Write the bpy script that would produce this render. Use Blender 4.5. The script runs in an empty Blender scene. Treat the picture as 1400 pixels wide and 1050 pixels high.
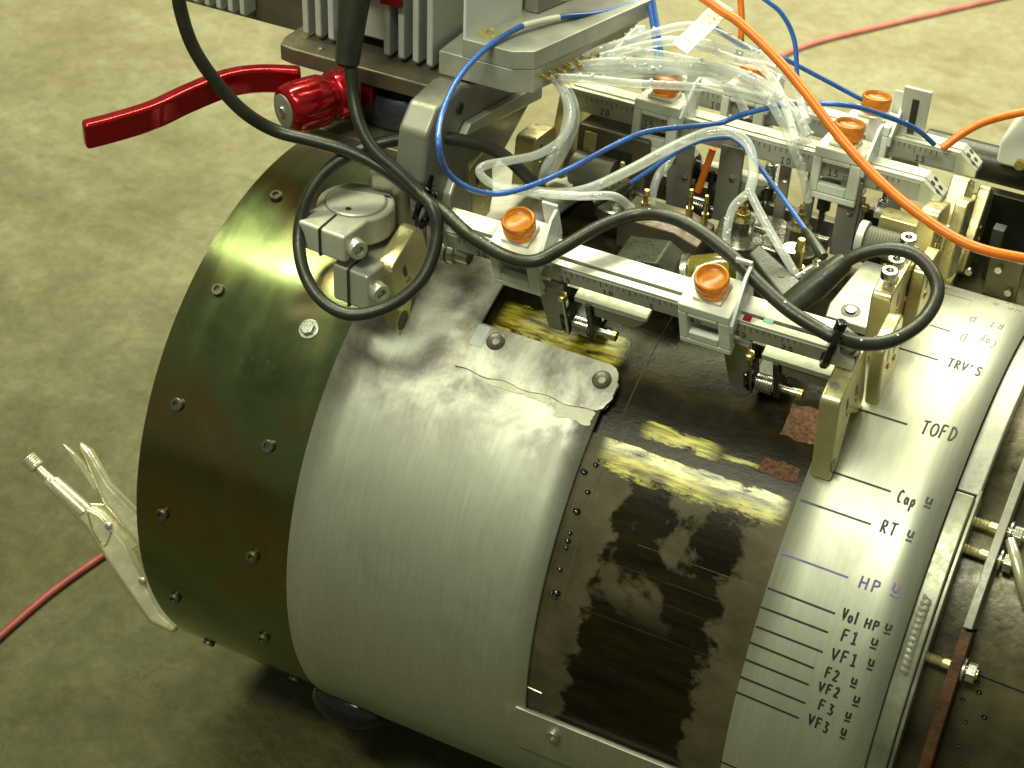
import bpy, math, random
from mathutils import Vector, Matrix
random.seed(7)
sc = bpy.context.scene
col = sc.collection
K = 0.001            # all lengths below are in millimetres
R = 220.0            # outer radius of the pipe; its axis is the world X axis
FLOOR = -240.0
rad = math.radians

# ---------------------------------------------------------------- camera
cam = bpy.data.cameras.new('camera')
cam.sensor_width = 36.0
cam.lens = 62.35
cam.clip_end = 200.0
cam.clip_start = 0.02
co = bpy.data.objects.new('camera', cam)
col.objects.link(co)
co.matrix_world = Matrix(((0.88994, -0.29625, 0.34675, 0.42847),
                          (0.45468, 0.51695, -0.72528, -0.97953),
                          (0.03561, 0.80312, 0.59475, 0.87433),
                          (0, 0, 0, 1)))
cam.dof.use_dof = True
cam.dof.focus_distance = 1.14
cam.dof.aperture_fstop = 16
sc.camera = co

# ---------------------------------------------------------------- light (workshop lamps, out of frame)
w = bpy.data.worlds.new('World'); sc.world = w; w.use_nodes = True
bg = w.node_tree.nodes['Background']
bg.inputs[0].default_value = (0.84, 0.92, 0.62, 1); bg.inputs[1].default_value = 0.19
def area(name, loc, target, sx, sy, power, colr):
    l = bpy.data.lights.new(name, 'AREA'); l.shape = 'RECTANGLE'; l.size = sx; l.size_y = sy
    l.energy = power; l.color = colr
    o = bpy.data.objects.new(name, l); col.objects.link(o); o.location = loc
    d = Vector(target) - Vector(loc)
    o.rotation_euler = d.to_track_quat('-Z', 'Y').to_euler()
    return o
area('workshop_lamp_over', (-0.55, 0.42, 1.95), (-0.1, 0.1, 0.2), 1.9, 0.16, 56, (0.97, 1.0, 0.62))
area('workshop_lamp_back', (0.1, 2.3, 2.2), (0, 1.8, -0.24), 2.8, 0.6, 122, (1.0, 0.96, 0.70))
area('workshop_lamp_front', (-0.15, -1.45, 2.35), (0.1, 0, 0.1), 1.1, 0.35, 46, (0.96, 1.0, 0.74))

vs = sc.view_settings
vs.view_transform = 'Standard'; vs.look = 'None'; vs.exposure = 0.1; vs.gamma = 1.0; vs.use_curve_mapping = False

# ---------------------------------------------------------------- mesh helpers
class MB:
    def __init__(s): s.v = []; s.f = []; s.sm = []
    def add(s, vs_, fs, smooth=False):
        b = len(s.v); s.v += [tuple(p) for p in vs_]
        for f in fs: s.f.append([b + i for i in f]); s.sm.append(smooth)
        return s
    def box(s, x0, x1, y0, y1, z0, z1):
        v = [(x0,y0,z0),(x1,y0,z0),(x1,y1,z0),(x0,y1,z0),(x0,y0,z1),(x1,y0,z1),(x1,y1,z1),(x0,y1,z1)]
        return s.add(v, [(3,2,1,0),(4,5,6,7),(0,1,5,4),(1,2,6,5),(2,3,7,6),(3,0,4,7)])
    def prism(s, poly, d0, d1, axis='x'):
        """extrude a 2-D polygon along an axis: x -> poly in (y,z); y -> (x,z); z -> (x,y)"""
        def P(a, d): return {'x': (d, a[0], a[1]), 'y': (a[0], d, a[1]), 'z': (a[0], a[1], d)}[axis]
        n = len(poly)
        v = [P(a, d0) for a in poly] + [P(a, d1) for a in poly]
        f = [list(range(n))[::-1], [n + i for i in range(n)]]
        f += [(i, (i+1) % n, n + (i+1) % n, n + i) for i in range(n)]
        return s.add(v, f)
    def slab(s, pts, nrm, th):
        """closed polygon of 3-D points thickened along nrm"""
        n = len(pts); q = Vector(nrm).normalized() * th
        v = [Vector(p) for p in pts] + [Vector(p) + q for p in pts]
        f = [list(range(n))[::-1], [n + i for i in range(n)]]
        f += [(i, (i+1) % n, n + (i+1) % n, n + i) for i in range(n)]
        return s.add(v, f)
    def tube(s, pts, r, sides=10, smooth=True, flat=None):
        pts = [Vector(p) for p in pts]; n = len(pts)
        rs = r if isinstance(r, (list, tuple)) else [r] * n
        t0 = (pts[1] - pts[0]).normalized()
        up = Vector((0, 0, 1)) if abs(t0.z) < .9 else Vector((1, 0, 0))
        if flat is not None: up = Vector(flat(pts[0]))
        u = (up - t0 * up.dot(t0)).normalized()
        v = []
        for i, p in enumerate(pts):
            t = (pts[min(i+1, n-1)] - pts[max(i-1, 0)])
            t = t.normalized() if t.length > 1e-9 else t0
            if flat is not None: u = Vector(flat(p))
            u = (u - t * u.dot(t)).normalized(); w_ = t.cross(u)
            for k in range(sides):
                a = 2 * math.pi * k / sides
                q = .35 if flat is not None else 1.0
                v.append(p + (u * math.cos(a) * q + w_ * math.sin(a)) * rs[i])
        f = []
        for i in range(n - 1):
            for k in range(sides):
                f.append((i*sides+k, i*sides+(k+1) % sides, (i+1)*sides+(k+1) % sides, (i+1)*sides+k))
        f.append(list(range(sides))[::-1]); f.append([(n-1)*sides+k for k in range(sides)])
        return s.add(v, f, smooth)
    def lathe(s, prof, o, axis, sides=24, smooth=True, a0=0, a1=360):
        """prof: (radius, height along axis) pairs"""
        ax = Vector(axis).normalized(); o = Vector(o)
        up = Vector((0, 0, 1)) if abs(ax.z) < .9 else Vector((1, 0, 0))
        u = (up - ax * up.dot(ax)).normalized(); w_ = ax.cross(u)
        v = []; f = []
        for (r, h) in prof:
            for k in range(sides):
                a = 2 * math.pi * k / sides
                v.append(o + ax * h + (u * math.cos(a) + w_ * math.sin(a)) * max(r, .001))
        for i in range(len(prof) - 1):
            for k in range(sides):
                f.append((i*sides+k, i*sides+(k+1) % sides, (i+1)*sides+(k+1) % sides, (i+1)*sides+k))
        f.append(list(range(sides))[::-1]); f.append([(len(prof)-1)*sides+k for k in range(sides)])
        return s.add(v, f, smooth)
    def ball(s, c, r, sq=1.0, seg=8, rings=6):
        v = []; f = []
        for i in range(rings + 1):
            p = math.pi * i / rings
            for k in range(seg):
                a = 2 * math.pi * k / seg
                v.append((c[0] + r*math.sin(p)*math.cos(a), c[1] + r*math.sin(p)*math.sin(a), c[2] + r*sq*math.cos(p)))
        for i in range(rings):
            for k in range(seg):
                f.append((i*seg+k, (i+1)*seg+k, (i+1)*seg+(k+1) % seg, i*seg+(k+1) % seg))
        return s.add(v, f, True)
    def shell(s, x0, x1, t0, t1, r, th, dx=20, dt=2.0, jag=None):
        """curved plate on the pipe: x0..x1, angle t0..t1, outer radius r, thickness th"""
        nx = max(1, int(abs(x1-x0)/dx)); nt = max(1, int(abs(t1-t0)/dt)); v = []; f = []
        def P(i, j, rr):
            x = x0 + (x1-x0)*i/nx; t = t0 + (t1-t0)*j/nt
            if jag: x, t = jag(x, t, i/nx, j/nt)
            return cyl(x, t, rr - R)
        W_ = nt + 1
        for rr in (r, r - th):
            for i in range(nx + 1):
                for j in range(W_): v.append(P(i, j, rr))
        B = (nx + 1) * W_
        for i in range(nx):
            for j in range(nt):
                a, b, c, d = i*W_+j, (i+1)*W_+j, (i+1)*W_+j+1, i*W_+j+1
                f.append((a, b, c, d)); f.append((B+d, B+c, B+b, B+a))
        s.add(v, f, True)
        base = len(s.v) - len(v)
        rim = [i*W_ for i in range(nx+1)] + [nx*W_+j for j in range(1, W_)] + [i*W_+nt for i in range(nx-1, -1, -1)] + [j for j in range(nt-1, 0, -1)]
        n = len(rim)
        for k in range(n):
            a, b = rim[k], rim[(k+1) % n]
            s.f.append([base+b, base+a, base+B+a, base+B+b]); s.sm.append(False)
        return s

def cyl(x, t, h=0.0):
    """point on the pipe: x along it, t degrees up from the front, h above its surface"""
    a = rad(t); return Vector((x, -(R+h)*math.cos(a), (R+h)*math.sin(a)))
def frame(th, x, b, n):
    """point in the tangent frame at angle th: b towards the back, n outwards"""
    a = rad(th); return Vector((x, -math.cos(a)*(R+n) + math.sin(a)*b, math.sin(a)*(R+n) + math.cos(a)*b))

class T:  # top-level thing
    def __init__(s, name, label, cat, loc=(0,0,0), rx=0.0, group=None, local=False, kind=None):
        s.loc = Vector(loc); s.local = local
        o = bpy.data.objects.new(name, None); col.objects.link(o); s.o = o
        o.empty_display_size = 0.01
        o.location = s.loc * K; o.rotation_euler = (rx, 0, 0)
        o['label'] = label; o['category'] = cat
        if group: o['group'] = group
        if kind: o['kind'] = kind
    def part(s, name, mb, mat, parent=None, bev=0, label=None, kind=None, seg=2):
        off = Vector((0,0,0)) if s.local else s.loc
        m = bpy.data.meshes.new(name)
        m.from_pydata([(Vector(p) - off) * K for p in mb.v], [], mb.f)
        m.polygons.foreach_set('use_smooth', [True]*len(mb.f))
        m.materials.append(mat); m.validate(); m.update(); m.set_sharp_from_angle(angle=rad(38))
        o = bpy.data.objects.new(name, m); col.objects.link(o)
        o.parent = parent or s.o
        if bev:
            b = o.modifiers.new('bevel', 'BEVEL'); b.width = bev * K; b.segments = seg; b.limit_method = 'ANGLE'; b.angle_limit = rad(35); b.harden_normals = True
        if label: o['label'] = label
        if kind: o['kind'] = kind
        return o
def single(name, mb, mat, label, cat, group=None, bev=0, kind=None):
    """a thing that is one mesh"""
    m = bpy.data.meshes.new(name)
    c = sum((Vector(p) for p in mb.v), Vector()) / len(mb.v)
    zmin = min(Vector(p).z for p in mb.v); c.z = zmin
    m.from_pydata([(Vector(p) - c) * K for p in mb.v], [], mb.f)
    m.polygons.foreach_set('use_smooth', [True]*len(mb.f)); m.materials.append(mat); m.validate(); m.update(); m.set_sharp_from_angle(angle=rad(38))
    o = bpy.data.objects.new(name, m); col.objects.link(o); o.location = c * K
    if label: o['label'] = label
    if cat: o['category'] = cat
    if group: o['group'] = group
    if kind: o['kind'] = kind
    if bev:
        b = o.modifiers.new('bevel', 'BEVEL'); b.width = bev * K; b.segments = 2; b.limit_method = 'ANGLE'; b.angle_limit = rad(35); b.harden_normals = True
    return o
def copy_tree(o, parent=None):
    c = o.copy(); col.objects.link(c); c.parent = parent
    for ch in list(o.children): copy_tree(ch, c)
    return c
def smooth(pts, n=7):
    """Catmull-Rom through the points"""
    p = [Vector(a) for a in pts]; p = [2*p[0]-p[1]] + p + [2*p[-1]-p[-2]]; out = []
    for i in range(1, len(p) - 2):
        a, b, c, d = p[i-1], p[i], p[i+1], p[i+2]
        for k in range(n):
            t = k / n
            out.append(.5*((2*b) + (c-a)*t + (2*a-5*b+4*c-d)*t*t + (3*b-a-3*c+d)*t*t*t))
    out.append(p[-2]); return out

# ---------------------------------------------------------------- materials
def base_mat(name):
    m = bpy.data.materials.new(name); m.use_nodes = True
    return m, m.node_tree, m.node_tree.nodes['Principled BSDF']
def nd(nt, kind, **kw):
    n = nt.nodes.new(kind)
    for k, v in kw.items(): setattr(n, k, v)
    return n
def ramp(nt, stops):
    r = nd(nt, 'ShaderNodeValToRGB'); e = r.color_ramp.elements
    while len(e) < len(stops): e.new(.5)
    for i, (p, c) in enumerate(stops):
        e[i].position = p; e[i].color = (c[0], c[1], c[2], 1) if not isinstance(c, (int, float)) else (c, c, c, 1)
    return r
def coords(nt, sx=1, sy=1, sz=1):
    g = nd(nt, 'ShaderNodeNewGeometry'); m = nd(nt, 'ShaderNodeMapping'); m.inputs['Scale'].default_value = (sx, sy, sz)
    nt.links.new(g.outputs['Position'], m.inputs['Vector']); return m.outputs['Vector']
def noise(nt, vec, scale, detail=4, rough=.55, dist=0.0):
    n = nd(nt, 'ShaderNodeTexNoise'); n.inputs['Scale'].default_value = scale; n.inputs['Detail'].default_value = detail
    n.inputs['Roughness'].default_value = rough; n.inputs['Distortion'].default_value = dist
    nt.links.new(vec, n.inputs['Vector']); return n.outputs['Fac']
def mix(nt, fac, a, b):
    m = nd(nt, 'ShaderNodeMix', data_type='RGBA')
    for sock, val in ((m.inputs[0], fac), (m.inputs[6], a), (m.inputs[7], b)):
        if hasattr(val, 'links') or hasattr(val, 'is_linked'): nt.links.new(val, sock)
        elif isinstance(val, (int, float)): sock.default_value = val
        else: sock.default_value = (val[0], val[1], val[2], 1)
    return m.outputs[2]
def math_(nt, op, a, b=0.0, c=0.0):
    m = nd(nt, 'ShaderNodeMath', operation=op)
    for i, val in enumerate((a, b, c)):
        if isinstance(val, (int, float)): m.inputs[i].default_value = val
        else: nt.links.new(val, m.inputs[i])
    return m.outputs[0]
def bump(nt, bs, h, strength, dist=.001):
    b = nd(nt, 'ShaderNodeBump'); b.inputs['Strength'].default_value = strength; b.inputs['Distance'].default_value = dist
    nt.links.new(h, b.inputs['Height']); nt.links.new(b.outputs['Normal'], bs.inputs['Normal'])
def simple(name, c, metal=0.0, rough=.5, var=.25, scale=90, bmp=.12, coat=0.0, spec=None):
    """colour with cloudy variation, uneven gloss and a fine relief"""
    m, nt, bs = base_mat(name); v = coords(nt)
    n1 = noise(nt, v, scale, 5, .6); n2 = noise(nt, v, scale*7, 3, .6)
    dark = tuple(x*(1-var) for x in c); lite = tuple(min(1, x*(1+var*.6)) for x in c)
    r = ramp(nt, [(.3, dark), (.7, lite)]); nt.links.new(n1, r.inputs[0]); nt.links.new(r.outputs[0], bs.inputs['Base Color'])
    rr = ramp(nt, [(.3, max(.05, rough-.1)), (.75, min(1, rough+.13))]); nt.links.new(n2, rr.inputs[0]); nt.links.new(rr.outputs[0], bs.inputs['Roughness'])
    bs.inputs['Metallic'].default_value = metal
    if coat: bs.inputs['Coat Weight'].default_value = coat; bs.inputs['Coat Roughness'].default_value = .08
    if spec is not None: bs.inputs['Specular IOR Level'].default_value = spec
    if bmp: bump(nt, bs, n2, bmp, .0006)
    return m
def polar(nt):
    """x (m), angle round the pipe (deg, 0 = front, 90 = top)"""
    g = nd(nt, 'ShaderNodeNewGeometry'); s = nd(nt, 'ShaderNodeSeparateXYZ'); nt.links.new(g.outputs['Position'], s.inputs[0])
    a = math_(nt, 'ARCTAN2', s.outputs[2], math_(nt, 'MULTIPLY', s.outputs[1], -1.0))
    return s.outputs[0], math_(nt, 'MULTIPLY', a, 57.2958)
def polvec(nt, x, a, sx, sa):
    c = nd(nt, 'ShaderNodeCombineXYZ'); nt.links.new(math_(nt, 'MULTIPLY', x, sx), c.inputs[0]); nt.links.new(math_(nt, 'MULTIPLY', a, sa), c.inputs[1])
    return c.outputs[0]
def band(nt, v, a, b, soft):
    """1 between a and b with soft edges"""
    m1 = nd(nt, 'ShaderNodeMapRange', interpolation_type='SMOOTHSTEP'); m1.inputs[1].default_value = a-soft; m1.inputs[2].default_value = a+soft
    m2 = nd(nt, 'ShaderNodeMapRange', interpolation_type='SMOOTHSTEP'); m2.inputs[1].default_value = b-soft; m2.inputs[2].default_value = b+soft
    nt.links.new(v, m1.inputs[0]); nt.links.new(v, m2.inputs[0])
    return math_(nt, 'SUBTRACT', m1.outputs[0], m2.outputs[0])

def mat_floor():
    m, nt, bs = base_mat('stained_concrete'); v = coords(nt)
    big = noise(nt, v, 1.6, 5, .6, .6); mid = noise(nt, v, 7, 8, .68, .5); fine = noise(nt, v, 60, 8, .72)
    crk = noise(nt, coords(nt, 1, 2.6, 1), 3.2, 8, .66, 1.4)
    c1 = ramp(nt, [(.25, (.24, .215, .125)), (.46, (.32, .295, .185)), (.60, (.36, .34, .225)), (.80, (.42, .40, .285))]); nt.links.new(mid, c1.inputs[0])
    f2 = ramp(nt, [(.35, .6), (.62, 0)]); nt.links.new(fine, f2.inputs[0])
    c2 = mix(nt, f2.outputs[0], c1.outputs[0], (.21, .185, .095))
    f3 = ramp(nt, [(.30, .7), (.42, 0)]); nt.links.new(crk, f3.inputs[0])
    c2 = mix(nt, f3.outputs[0], c2, (.17, .145, .07))
    g = nd(nt, 'ShaderNodeNewGeometry'); s = nd(nt, 'ShaderNodeSeparateXYZ'); nt.links.new(g.outputs['Position'], s.inputs[0])
    # oily damp stain round the test pipe, plus light falloff towards the front painted in
    d = math_(nt, 'ADD', math_(nt, 'ADD', s.outputs[1], math_(nt, 'MULTIPLY', s.outputs[0], -.25)), math_(nt, 'MULTIPLY', math_(nt, 'ADD', big, math_(nt, 'MULTIPLY', mid, .5)), 1.1))
    st = nd(nt, 'ShaderNodeMapRange', interpolation_type='SMOOTHSTEP'); st.inputs[1].default_value = 2.35; st.inputs[2].default_value = .75
    nt.links.new(d, st.inputs[0])
    oil = ramp(nt, [(.28, (.026, .026, .007)), (.50, (.058, .056, .016)), (.66, (.085, .076, .024)), (.82, (.125, .10, .035))]); nt.links.new(noise(nt, v, 12, 8, .72, .6), oil.inputs[0])  # colour of the oily stain and of the painted falloff
    o2 = mix(nt, f2.outputs[0], oil.outputs[0], (.022, .024, .007))
    nt.links.new(mix(nt, math_(nt, 'MULTIPLY', st.outputs[0], .96), c2, o2), bs.inputs['Base Color'])
    rr = ramp(nt, [(.35, .22), (.62, .70)]); nt.links.new(noise(nt, v, 16, 6, .65), rr.inputs[0])
    rg = nd(nt, 'ShaderNodeMix', data_type='FLOAT'); nt.links.new(st.outputs[0], rg.inputs[0]); rg.inputs[2].default_value = .8; nt.links.new(rr.outputs[0], rg.inputs[3])
    nt.links.new(rg.outputs[0], bs.inputs['Roughness'])
    hh = math_(nt, 'ADD', math_(nt, 'MULTIPLY', fine, .6), math_(nt, 'MULTIPLY', mid, 1.0))
    bs.inputs['Specular IOR Level'].default_value = .3
    bump(nt, bs, hh, .7, .008)
    return m
def mat_sleeve():
    m, nt, bs = base_mat('brushed_sheet_metal'); x, a = polar(nt)
    streak = noise(nt, polvec(nt, x, a, 420, .10), 1.0, 4, .6)
    cloud = noise(nt, polvec(nt, x, a, 14, .05), 1.0, 5, .6, .8)
    fine = noise(nt, polvec(nt, x, a, 1500, .25), 1.0, 3, .6)
    c = ramp(nt, [(.25, (.46, .465, .39)), (.75, (.56, .565, .47))]); nt.links.new(streak, c.inputs[0])
    # grimy heat and oil marks under the scanner
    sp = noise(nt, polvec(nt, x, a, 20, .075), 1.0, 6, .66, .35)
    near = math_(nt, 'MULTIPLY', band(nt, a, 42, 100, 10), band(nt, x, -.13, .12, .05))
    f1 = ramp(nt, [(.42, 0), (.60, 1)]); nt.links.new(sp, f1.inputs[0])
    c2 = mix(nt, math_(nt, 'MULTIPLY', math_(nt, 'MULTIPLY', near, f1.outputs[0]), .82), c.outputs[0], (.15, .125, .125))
    f2 = ramp(nt, [(.5, 0), (.8, 1)]); nt.links.new(cloud, f2.inputs[0])
    c3 = mix(nt, math_(nt, 'MULTIPLY', f2.outputs[0], .5), c2, (.30, .285, .25))
    nt.links.new(c3, bs.inputs['Base Color']); bs.inputs['Metallic'].default_value = .85
    r = ramp(nt, [(.3, .44), (.7, .58)]); nt.links.new(cloud, r.inputs[0]); nt.links.new(r.outputs[0], bs.inputs['Roughness'])
    bump(nt, bs, fine, .05, .0004)
    return m
def mat_band():
    m, nt, bs = base_mat('oily_dark_steel'); x, a = polar(nt)
    cl = noise(nt, polvec(nt, x, a, 7, .035), 1.0, 5, .6, .7)
    c = ramp(nt, [(.30, (.07, .08, .04)), (.48, (.15, .17, .08)), (.60, (.20, .125, .055)), (.75, (.20, .24, .13))]); nt.links.new(cl, c.inputs[0])
    g = nd(nt, 'ShaderNodeNewGeometry')
    sp = nd(nt, 'ShaderNodeTexVoronoi'); sp.inputs['Scale'].default_value = 110; nt.links.new(g.outputs['Position'], sp.inputs['Vector'])
    spk = ramp(nt, [(.0, 1), (.20, 0)]); nt.links.new(sp.outputs['Distance'], spk.inputs[0])
    sel = ramp(nt, [(.54, 0), (.62, 1)]); nt.links.new(noise(nt, g.outputs['Position'], 30, 3), sel.inputs[0])
    c2 = mix(nt, math_(nt, 'MULTIPLY', math_(nt, 'MULTIPLY', spk.outputs[0], sel.outputs[0]), .8), c.outputs[0], (.30, .26, .12))
    nt.links.new(c2, bs.inputs['Base Color']); bs.inputs['Metallic'].default_value = .95
    r = ramp(nt, [(.3, .15), (.7, .28)]); nt.links.new(noise(nt, polvec(nt, x, a, 40, .03), 1.0, 4), r.inputs[0]); nt.links.new(r.outputs[0], bs.inputs['Roughness'])
    bs.inputs['Coat Weight'].default_value = .5; bs.inputs['Coat Roughness'].default_value = .16; bs.inputs['Coat Tint'].default_value = (.85, 1, .7, 1)
    bump(nt, bs, noise(nt, polvec(nt, x, a, 300, .2), 1.0, 3), .06, .0005)
    return m
def mat_block():
    m, nt, bs = base_mat('oiled_calibration_steel'); x, a = polar(nt)
    edge = noise(nt, polvec(nt, x, a, 60, .25), 1.0, 6, .62)
    xx = math_(nt, 'ADD', x, math_(nt, 'MULTIPLY', math_(nt, 'SUBTRACT', edge, .5), .035))
    lean = math_(nt, 'ADD', xx, math_(nt, 'MULTIPLY', a, -.00022))
    wet = math_(nt, 'MULTIPLY', band(nt, lean, .112, .196, .0025), band(nt, math_(nt, 'ADD', a, math_(nt, 'MULTIPLY', edge, 8)), -20, 50, 1.0))
    hole = ramp(nt, [(.50, 0), (.56, 1)]); nt.links.new(noise(nt, polvec(nt, x, a, 22, .09), 1.0, 5, .6, .3), hole.inputs[0])
    dry = math_(nt, 'MULTIPLY', hole.outputs[0], band(nt, a, 24, 60, 4))
    wetm = math_(nt, 'MULTIPLY', wet, math_(nt, 'SUBTRACT', 1.0, math_(nt, 'MULTIPLY', dry, .85)))
    brown = ramp(nt, [(.3, (.045, .038, .022)), (.55, (.080, .067, .040)), (.75, (.12, .10, .064))]); nt.links.new(noise(nt, polvec(nt, x, a, 25, .12), 1.0, 6, .65), brown.inputs[0])
    oil = ramp(nt, [(.35, (.005, .004, .002)), (.65, (.018, .013, .004))]); nt.links.new(noise(nt, polvec(nt, x, a, 18, .4), 1.0, 6, .7), oil.inputs[0])
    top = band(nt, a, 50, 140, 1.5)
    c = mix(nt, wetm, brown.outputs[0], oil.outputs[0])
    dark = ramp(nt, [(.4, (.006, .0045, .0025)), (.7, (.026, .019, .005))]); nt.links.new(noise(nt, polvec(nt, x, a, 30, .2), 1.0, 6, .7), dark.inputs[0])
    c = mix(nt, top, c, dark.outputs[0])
    nt.links.new(c, bs.inputs['Base Color']); bs.inputs['Metallic'].default_value = .15
    wr = math_(nt, 'MAXIMUM', wetm, top)
    rg = nd(nt, 'ShaderNodeMix', data_type='FLOAT'); nt.links.new(wr, rg.inputs[0]); rg.inputs[2].default_value = .50; rg.inputs[3].default_value = .26; bs.inputs['Specular IOR Level'].default_value = .14
    nt.links.new(rg.outputs[0], bs.inputs['Roughness'])
    bump(nt, bs, noise(nt, polvec(nt, x, a, 200, 1.2), 1.0, 5, .7), .18, .0008)
    return m
def mat_clear():
    m, nt, bs = base_mat('clear_tubing'); v = coords(nt)
    c = ramp(nt, [(.35, (.80, .86, .85)), (.65, (.95, .97, .96))]); nt.links.new(noise(nt, v, 60, 4), c.inputs[0]); nt.links.new(c.outputs[0], bs.inputs['Base Color'])
    bs.inputs['Roughness'].default_value = .10; bs.inputs['Specular IOR Level'].default_value = .9
    bs.inputs['Coat Weight'].default_value = 1.0; bs.inputs['Coat Roughness'].default_value = .04
    lw = nd(nt, 'ShaderNodeLayerWeight'); lw.inputs['Blend'].default_value = .35
    al = ramp(nt, [(.0, .30), (.55, .52), (1.0, .93)]); nt.links.new(lw.outputs['Facing'], al.inputs[0])
    nt.links.new(math_(nt, 'MULTIPLY', al.outputs[0], math_(nt, 'ADD', .72, math_(nt, 'MULTIPLY', noise(nt, v, 110, 3), .5))), bs.inputs['Alpha'])
    return m
def mat_orange_knob():
    m, nt, bs = base_mat('amber_plastic'); v = coords(nt)
    c = ramp(nt, [(.3, (.68, .22, .015)), (.7, (.80, .34, .035))]); nt.links.new(noise(nt, v, 120, 4), c.inputs[0]); nt.links.new(c.outputs[0], bs.inputs['Base Color'])
    bs.inputs['Roughness'].default_value = .30; bs.inputs['Specular IOR Level'].default_value = .3; bs.inputs['Transmission Weight'].default_value = .6; bs.inputs['IOR'].default_value = 1.45
    return m
def mat_smear_and_sheen(x0, x1, t0, t1):
    m, nt, bs = base_mat('yellow_smear_and_sheen'); x, a = polar(nt)  # couplant smears, with reflected light painted in as yellow
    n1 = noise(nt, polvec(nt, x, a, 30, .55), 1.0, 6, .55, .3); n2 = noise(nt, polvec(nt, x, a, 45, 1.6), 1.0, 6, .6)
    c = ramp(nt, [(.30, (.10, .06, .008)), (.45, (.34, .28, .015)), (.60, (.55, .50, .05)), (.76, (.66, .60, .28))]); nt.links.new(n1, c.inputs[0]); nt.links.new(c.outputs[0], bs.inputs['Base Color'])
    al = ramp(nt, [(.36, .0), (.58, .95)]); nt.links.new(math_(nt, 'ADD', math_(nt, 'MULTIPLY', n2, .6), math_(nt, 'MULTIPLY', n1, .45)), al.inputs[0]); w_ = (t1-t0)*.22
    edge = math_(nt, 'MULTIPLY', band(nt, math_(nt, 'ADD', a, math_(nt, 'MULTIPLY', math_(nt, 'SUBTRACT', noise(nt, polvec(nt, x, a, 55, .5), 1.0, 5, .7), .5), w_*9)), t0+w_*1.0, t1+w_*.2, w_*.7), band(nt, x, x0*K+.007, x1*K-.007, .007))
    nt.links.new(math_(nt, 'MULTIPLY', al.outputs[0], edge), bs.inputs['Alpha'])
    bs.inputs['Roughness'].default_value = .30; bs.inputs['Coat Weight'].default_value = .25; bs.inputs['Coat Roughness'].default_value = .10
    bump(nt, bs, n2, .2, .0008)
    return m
M = dict(
    floor=mat_floor(), sleeve=mat_sleeve(), band=mat_band(), block=mat_block(), clear=mat_clear(), amber=mat_orange_knob(),
    alu=simple('machined_aluminium', (.52, .52, .45), .55, .38, .12, 30, .05), alud=simple('dull_grey_aluminium', (.25, .245, .21), .4, .45, .2, 40, .06), rule=simple('etched_rule', (.40, .40, .35), .3, .42, .15, 60, .05),
    alub=simple('bright_bar_aluminium', (.54, .54, .46), .35, .42, .10, 30, .04), gold=simple('gold_chromate_metal', (.64, .57, .30), .75, .34, .10, 25, .04),
    greyp=simple('grey_coated_fin', (.50, .53, .50), .15, .42, .10, 60, .05), lite=simple('pale_grey_panel', (.74, .76, .75), .05, .42, .06, 40, .04),
    red=simple('red_anodised', (.40, .006, .014), .75, .22, .05, 12, .01, .4), redk=simple('dark_red_connector', (.20, .006, .010), .3, .35, .25, 60),
    white=simple('white_nylon', (.70, .72, .64), 0, .42, .12, 70), fin=simple('frosted_plastic', (.60, .64, .62), 0, .3, .12, 70),
    rubber=simple('black_rubber', (.022, .024, .015), 0, .40, .4, 80, .15), blackg=simple('glossy_black', (.003, .003, .005), 0, .10, .3, 60, .01, .3),
    dark=simple('dark_plastic', (.030, .034, .020), 0, .34, .4, 70), blue=simple('blue_wire', (.035, .13, .50), 0, .30, .25, 60, .05, .3),
    orange=simple('orange_cable', (.72, .17, .008), 0, .36, .2, 60, .06), pink=simple('overlit_red_cable', (.52, .17, .15), 0, .55, .3, 40), pinkd=simple('dark_red_cable', (.20, .03, .028), 0, .5, .3, 40),  # pink is the cable's red lightened to paint in overexposure
    brass=simple('brass_fitting', (.58, .47, .17), .9, .28, .2, 60, .04), steel=simple('bright_steel', (.55, .54, .48), .95, .25, .12, 40, .01),
    screw=simple('blackened_screw', (.13, .12, .085), .7, .40, .4, 120), bolt=simple('zinc_bolt', (.50, .52, .46), .9, .32, .25, 120),
    chrome=simple('nickel_plated_steel', (.68, .64, .44), .7, .24, .05, 10, .0), rust=simple('rusty_steel', (.085, .038, .014), .3, .55, .7, 60, .5),
    ink=simple('black_marker_ink', (.016, .015, .014), 0, .5, .3, 300, .05), violet=simple('violet_marker_ink', (.17, .10, .28), 0, .5, .35, 200, .05), fade=simple('faded_marker_ink', (.16, .16, .15), 0, .5, .4, 200, .05),
    copper=simple('copper_grit', (.17, .08, .040), .4, .45, .8, 420, 1.0), tape=simple('torn_white_tape', (.72, .68, .50), 0, .45, .2, 60),
    paper=simple('paper_tag', (.80, .78, .60), 0, .6, .06, 40), wire=simple('white_sleeving', (.74, .72, .58), 0, .45, .1, 60), mot=simple('mottled_wet_steel', (.085, .072, .036), .4, .34, .7, 18, .4),
    lipm=simple('scraped_lip_steel', (.30, .30, .23), .6, .40, .4, 25), groove=simple('dark_groove_steel', (.03, .028, .018), .6, .35, .5, 30), brown=simple('bronzed_plate', (.17, .145, .105), .55, .42, .25, 45),
    navy=simple('dark_roller', (.06, .06, .08), .4, .28, .05, 10, .01), amberd=simple('amber_wedge', (.16, .13, .02), 0, .14, .4, 60, .2, .5), drop=None)
mD, ntD, bsD = base_mat('water_drop'); bsD.inputs['Transmission Weight'].default_value = .35; bsD.inputs['Roughness'].default_value = .04; bsD.inputs['IOR'].default_value = 1.33; bsD.inputs['Coat Weight'].default_value = 1.0
bsD.inputs['Base Color'].default_value = (.95, .98, .96, 1); M['drop'] = mD

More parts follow.
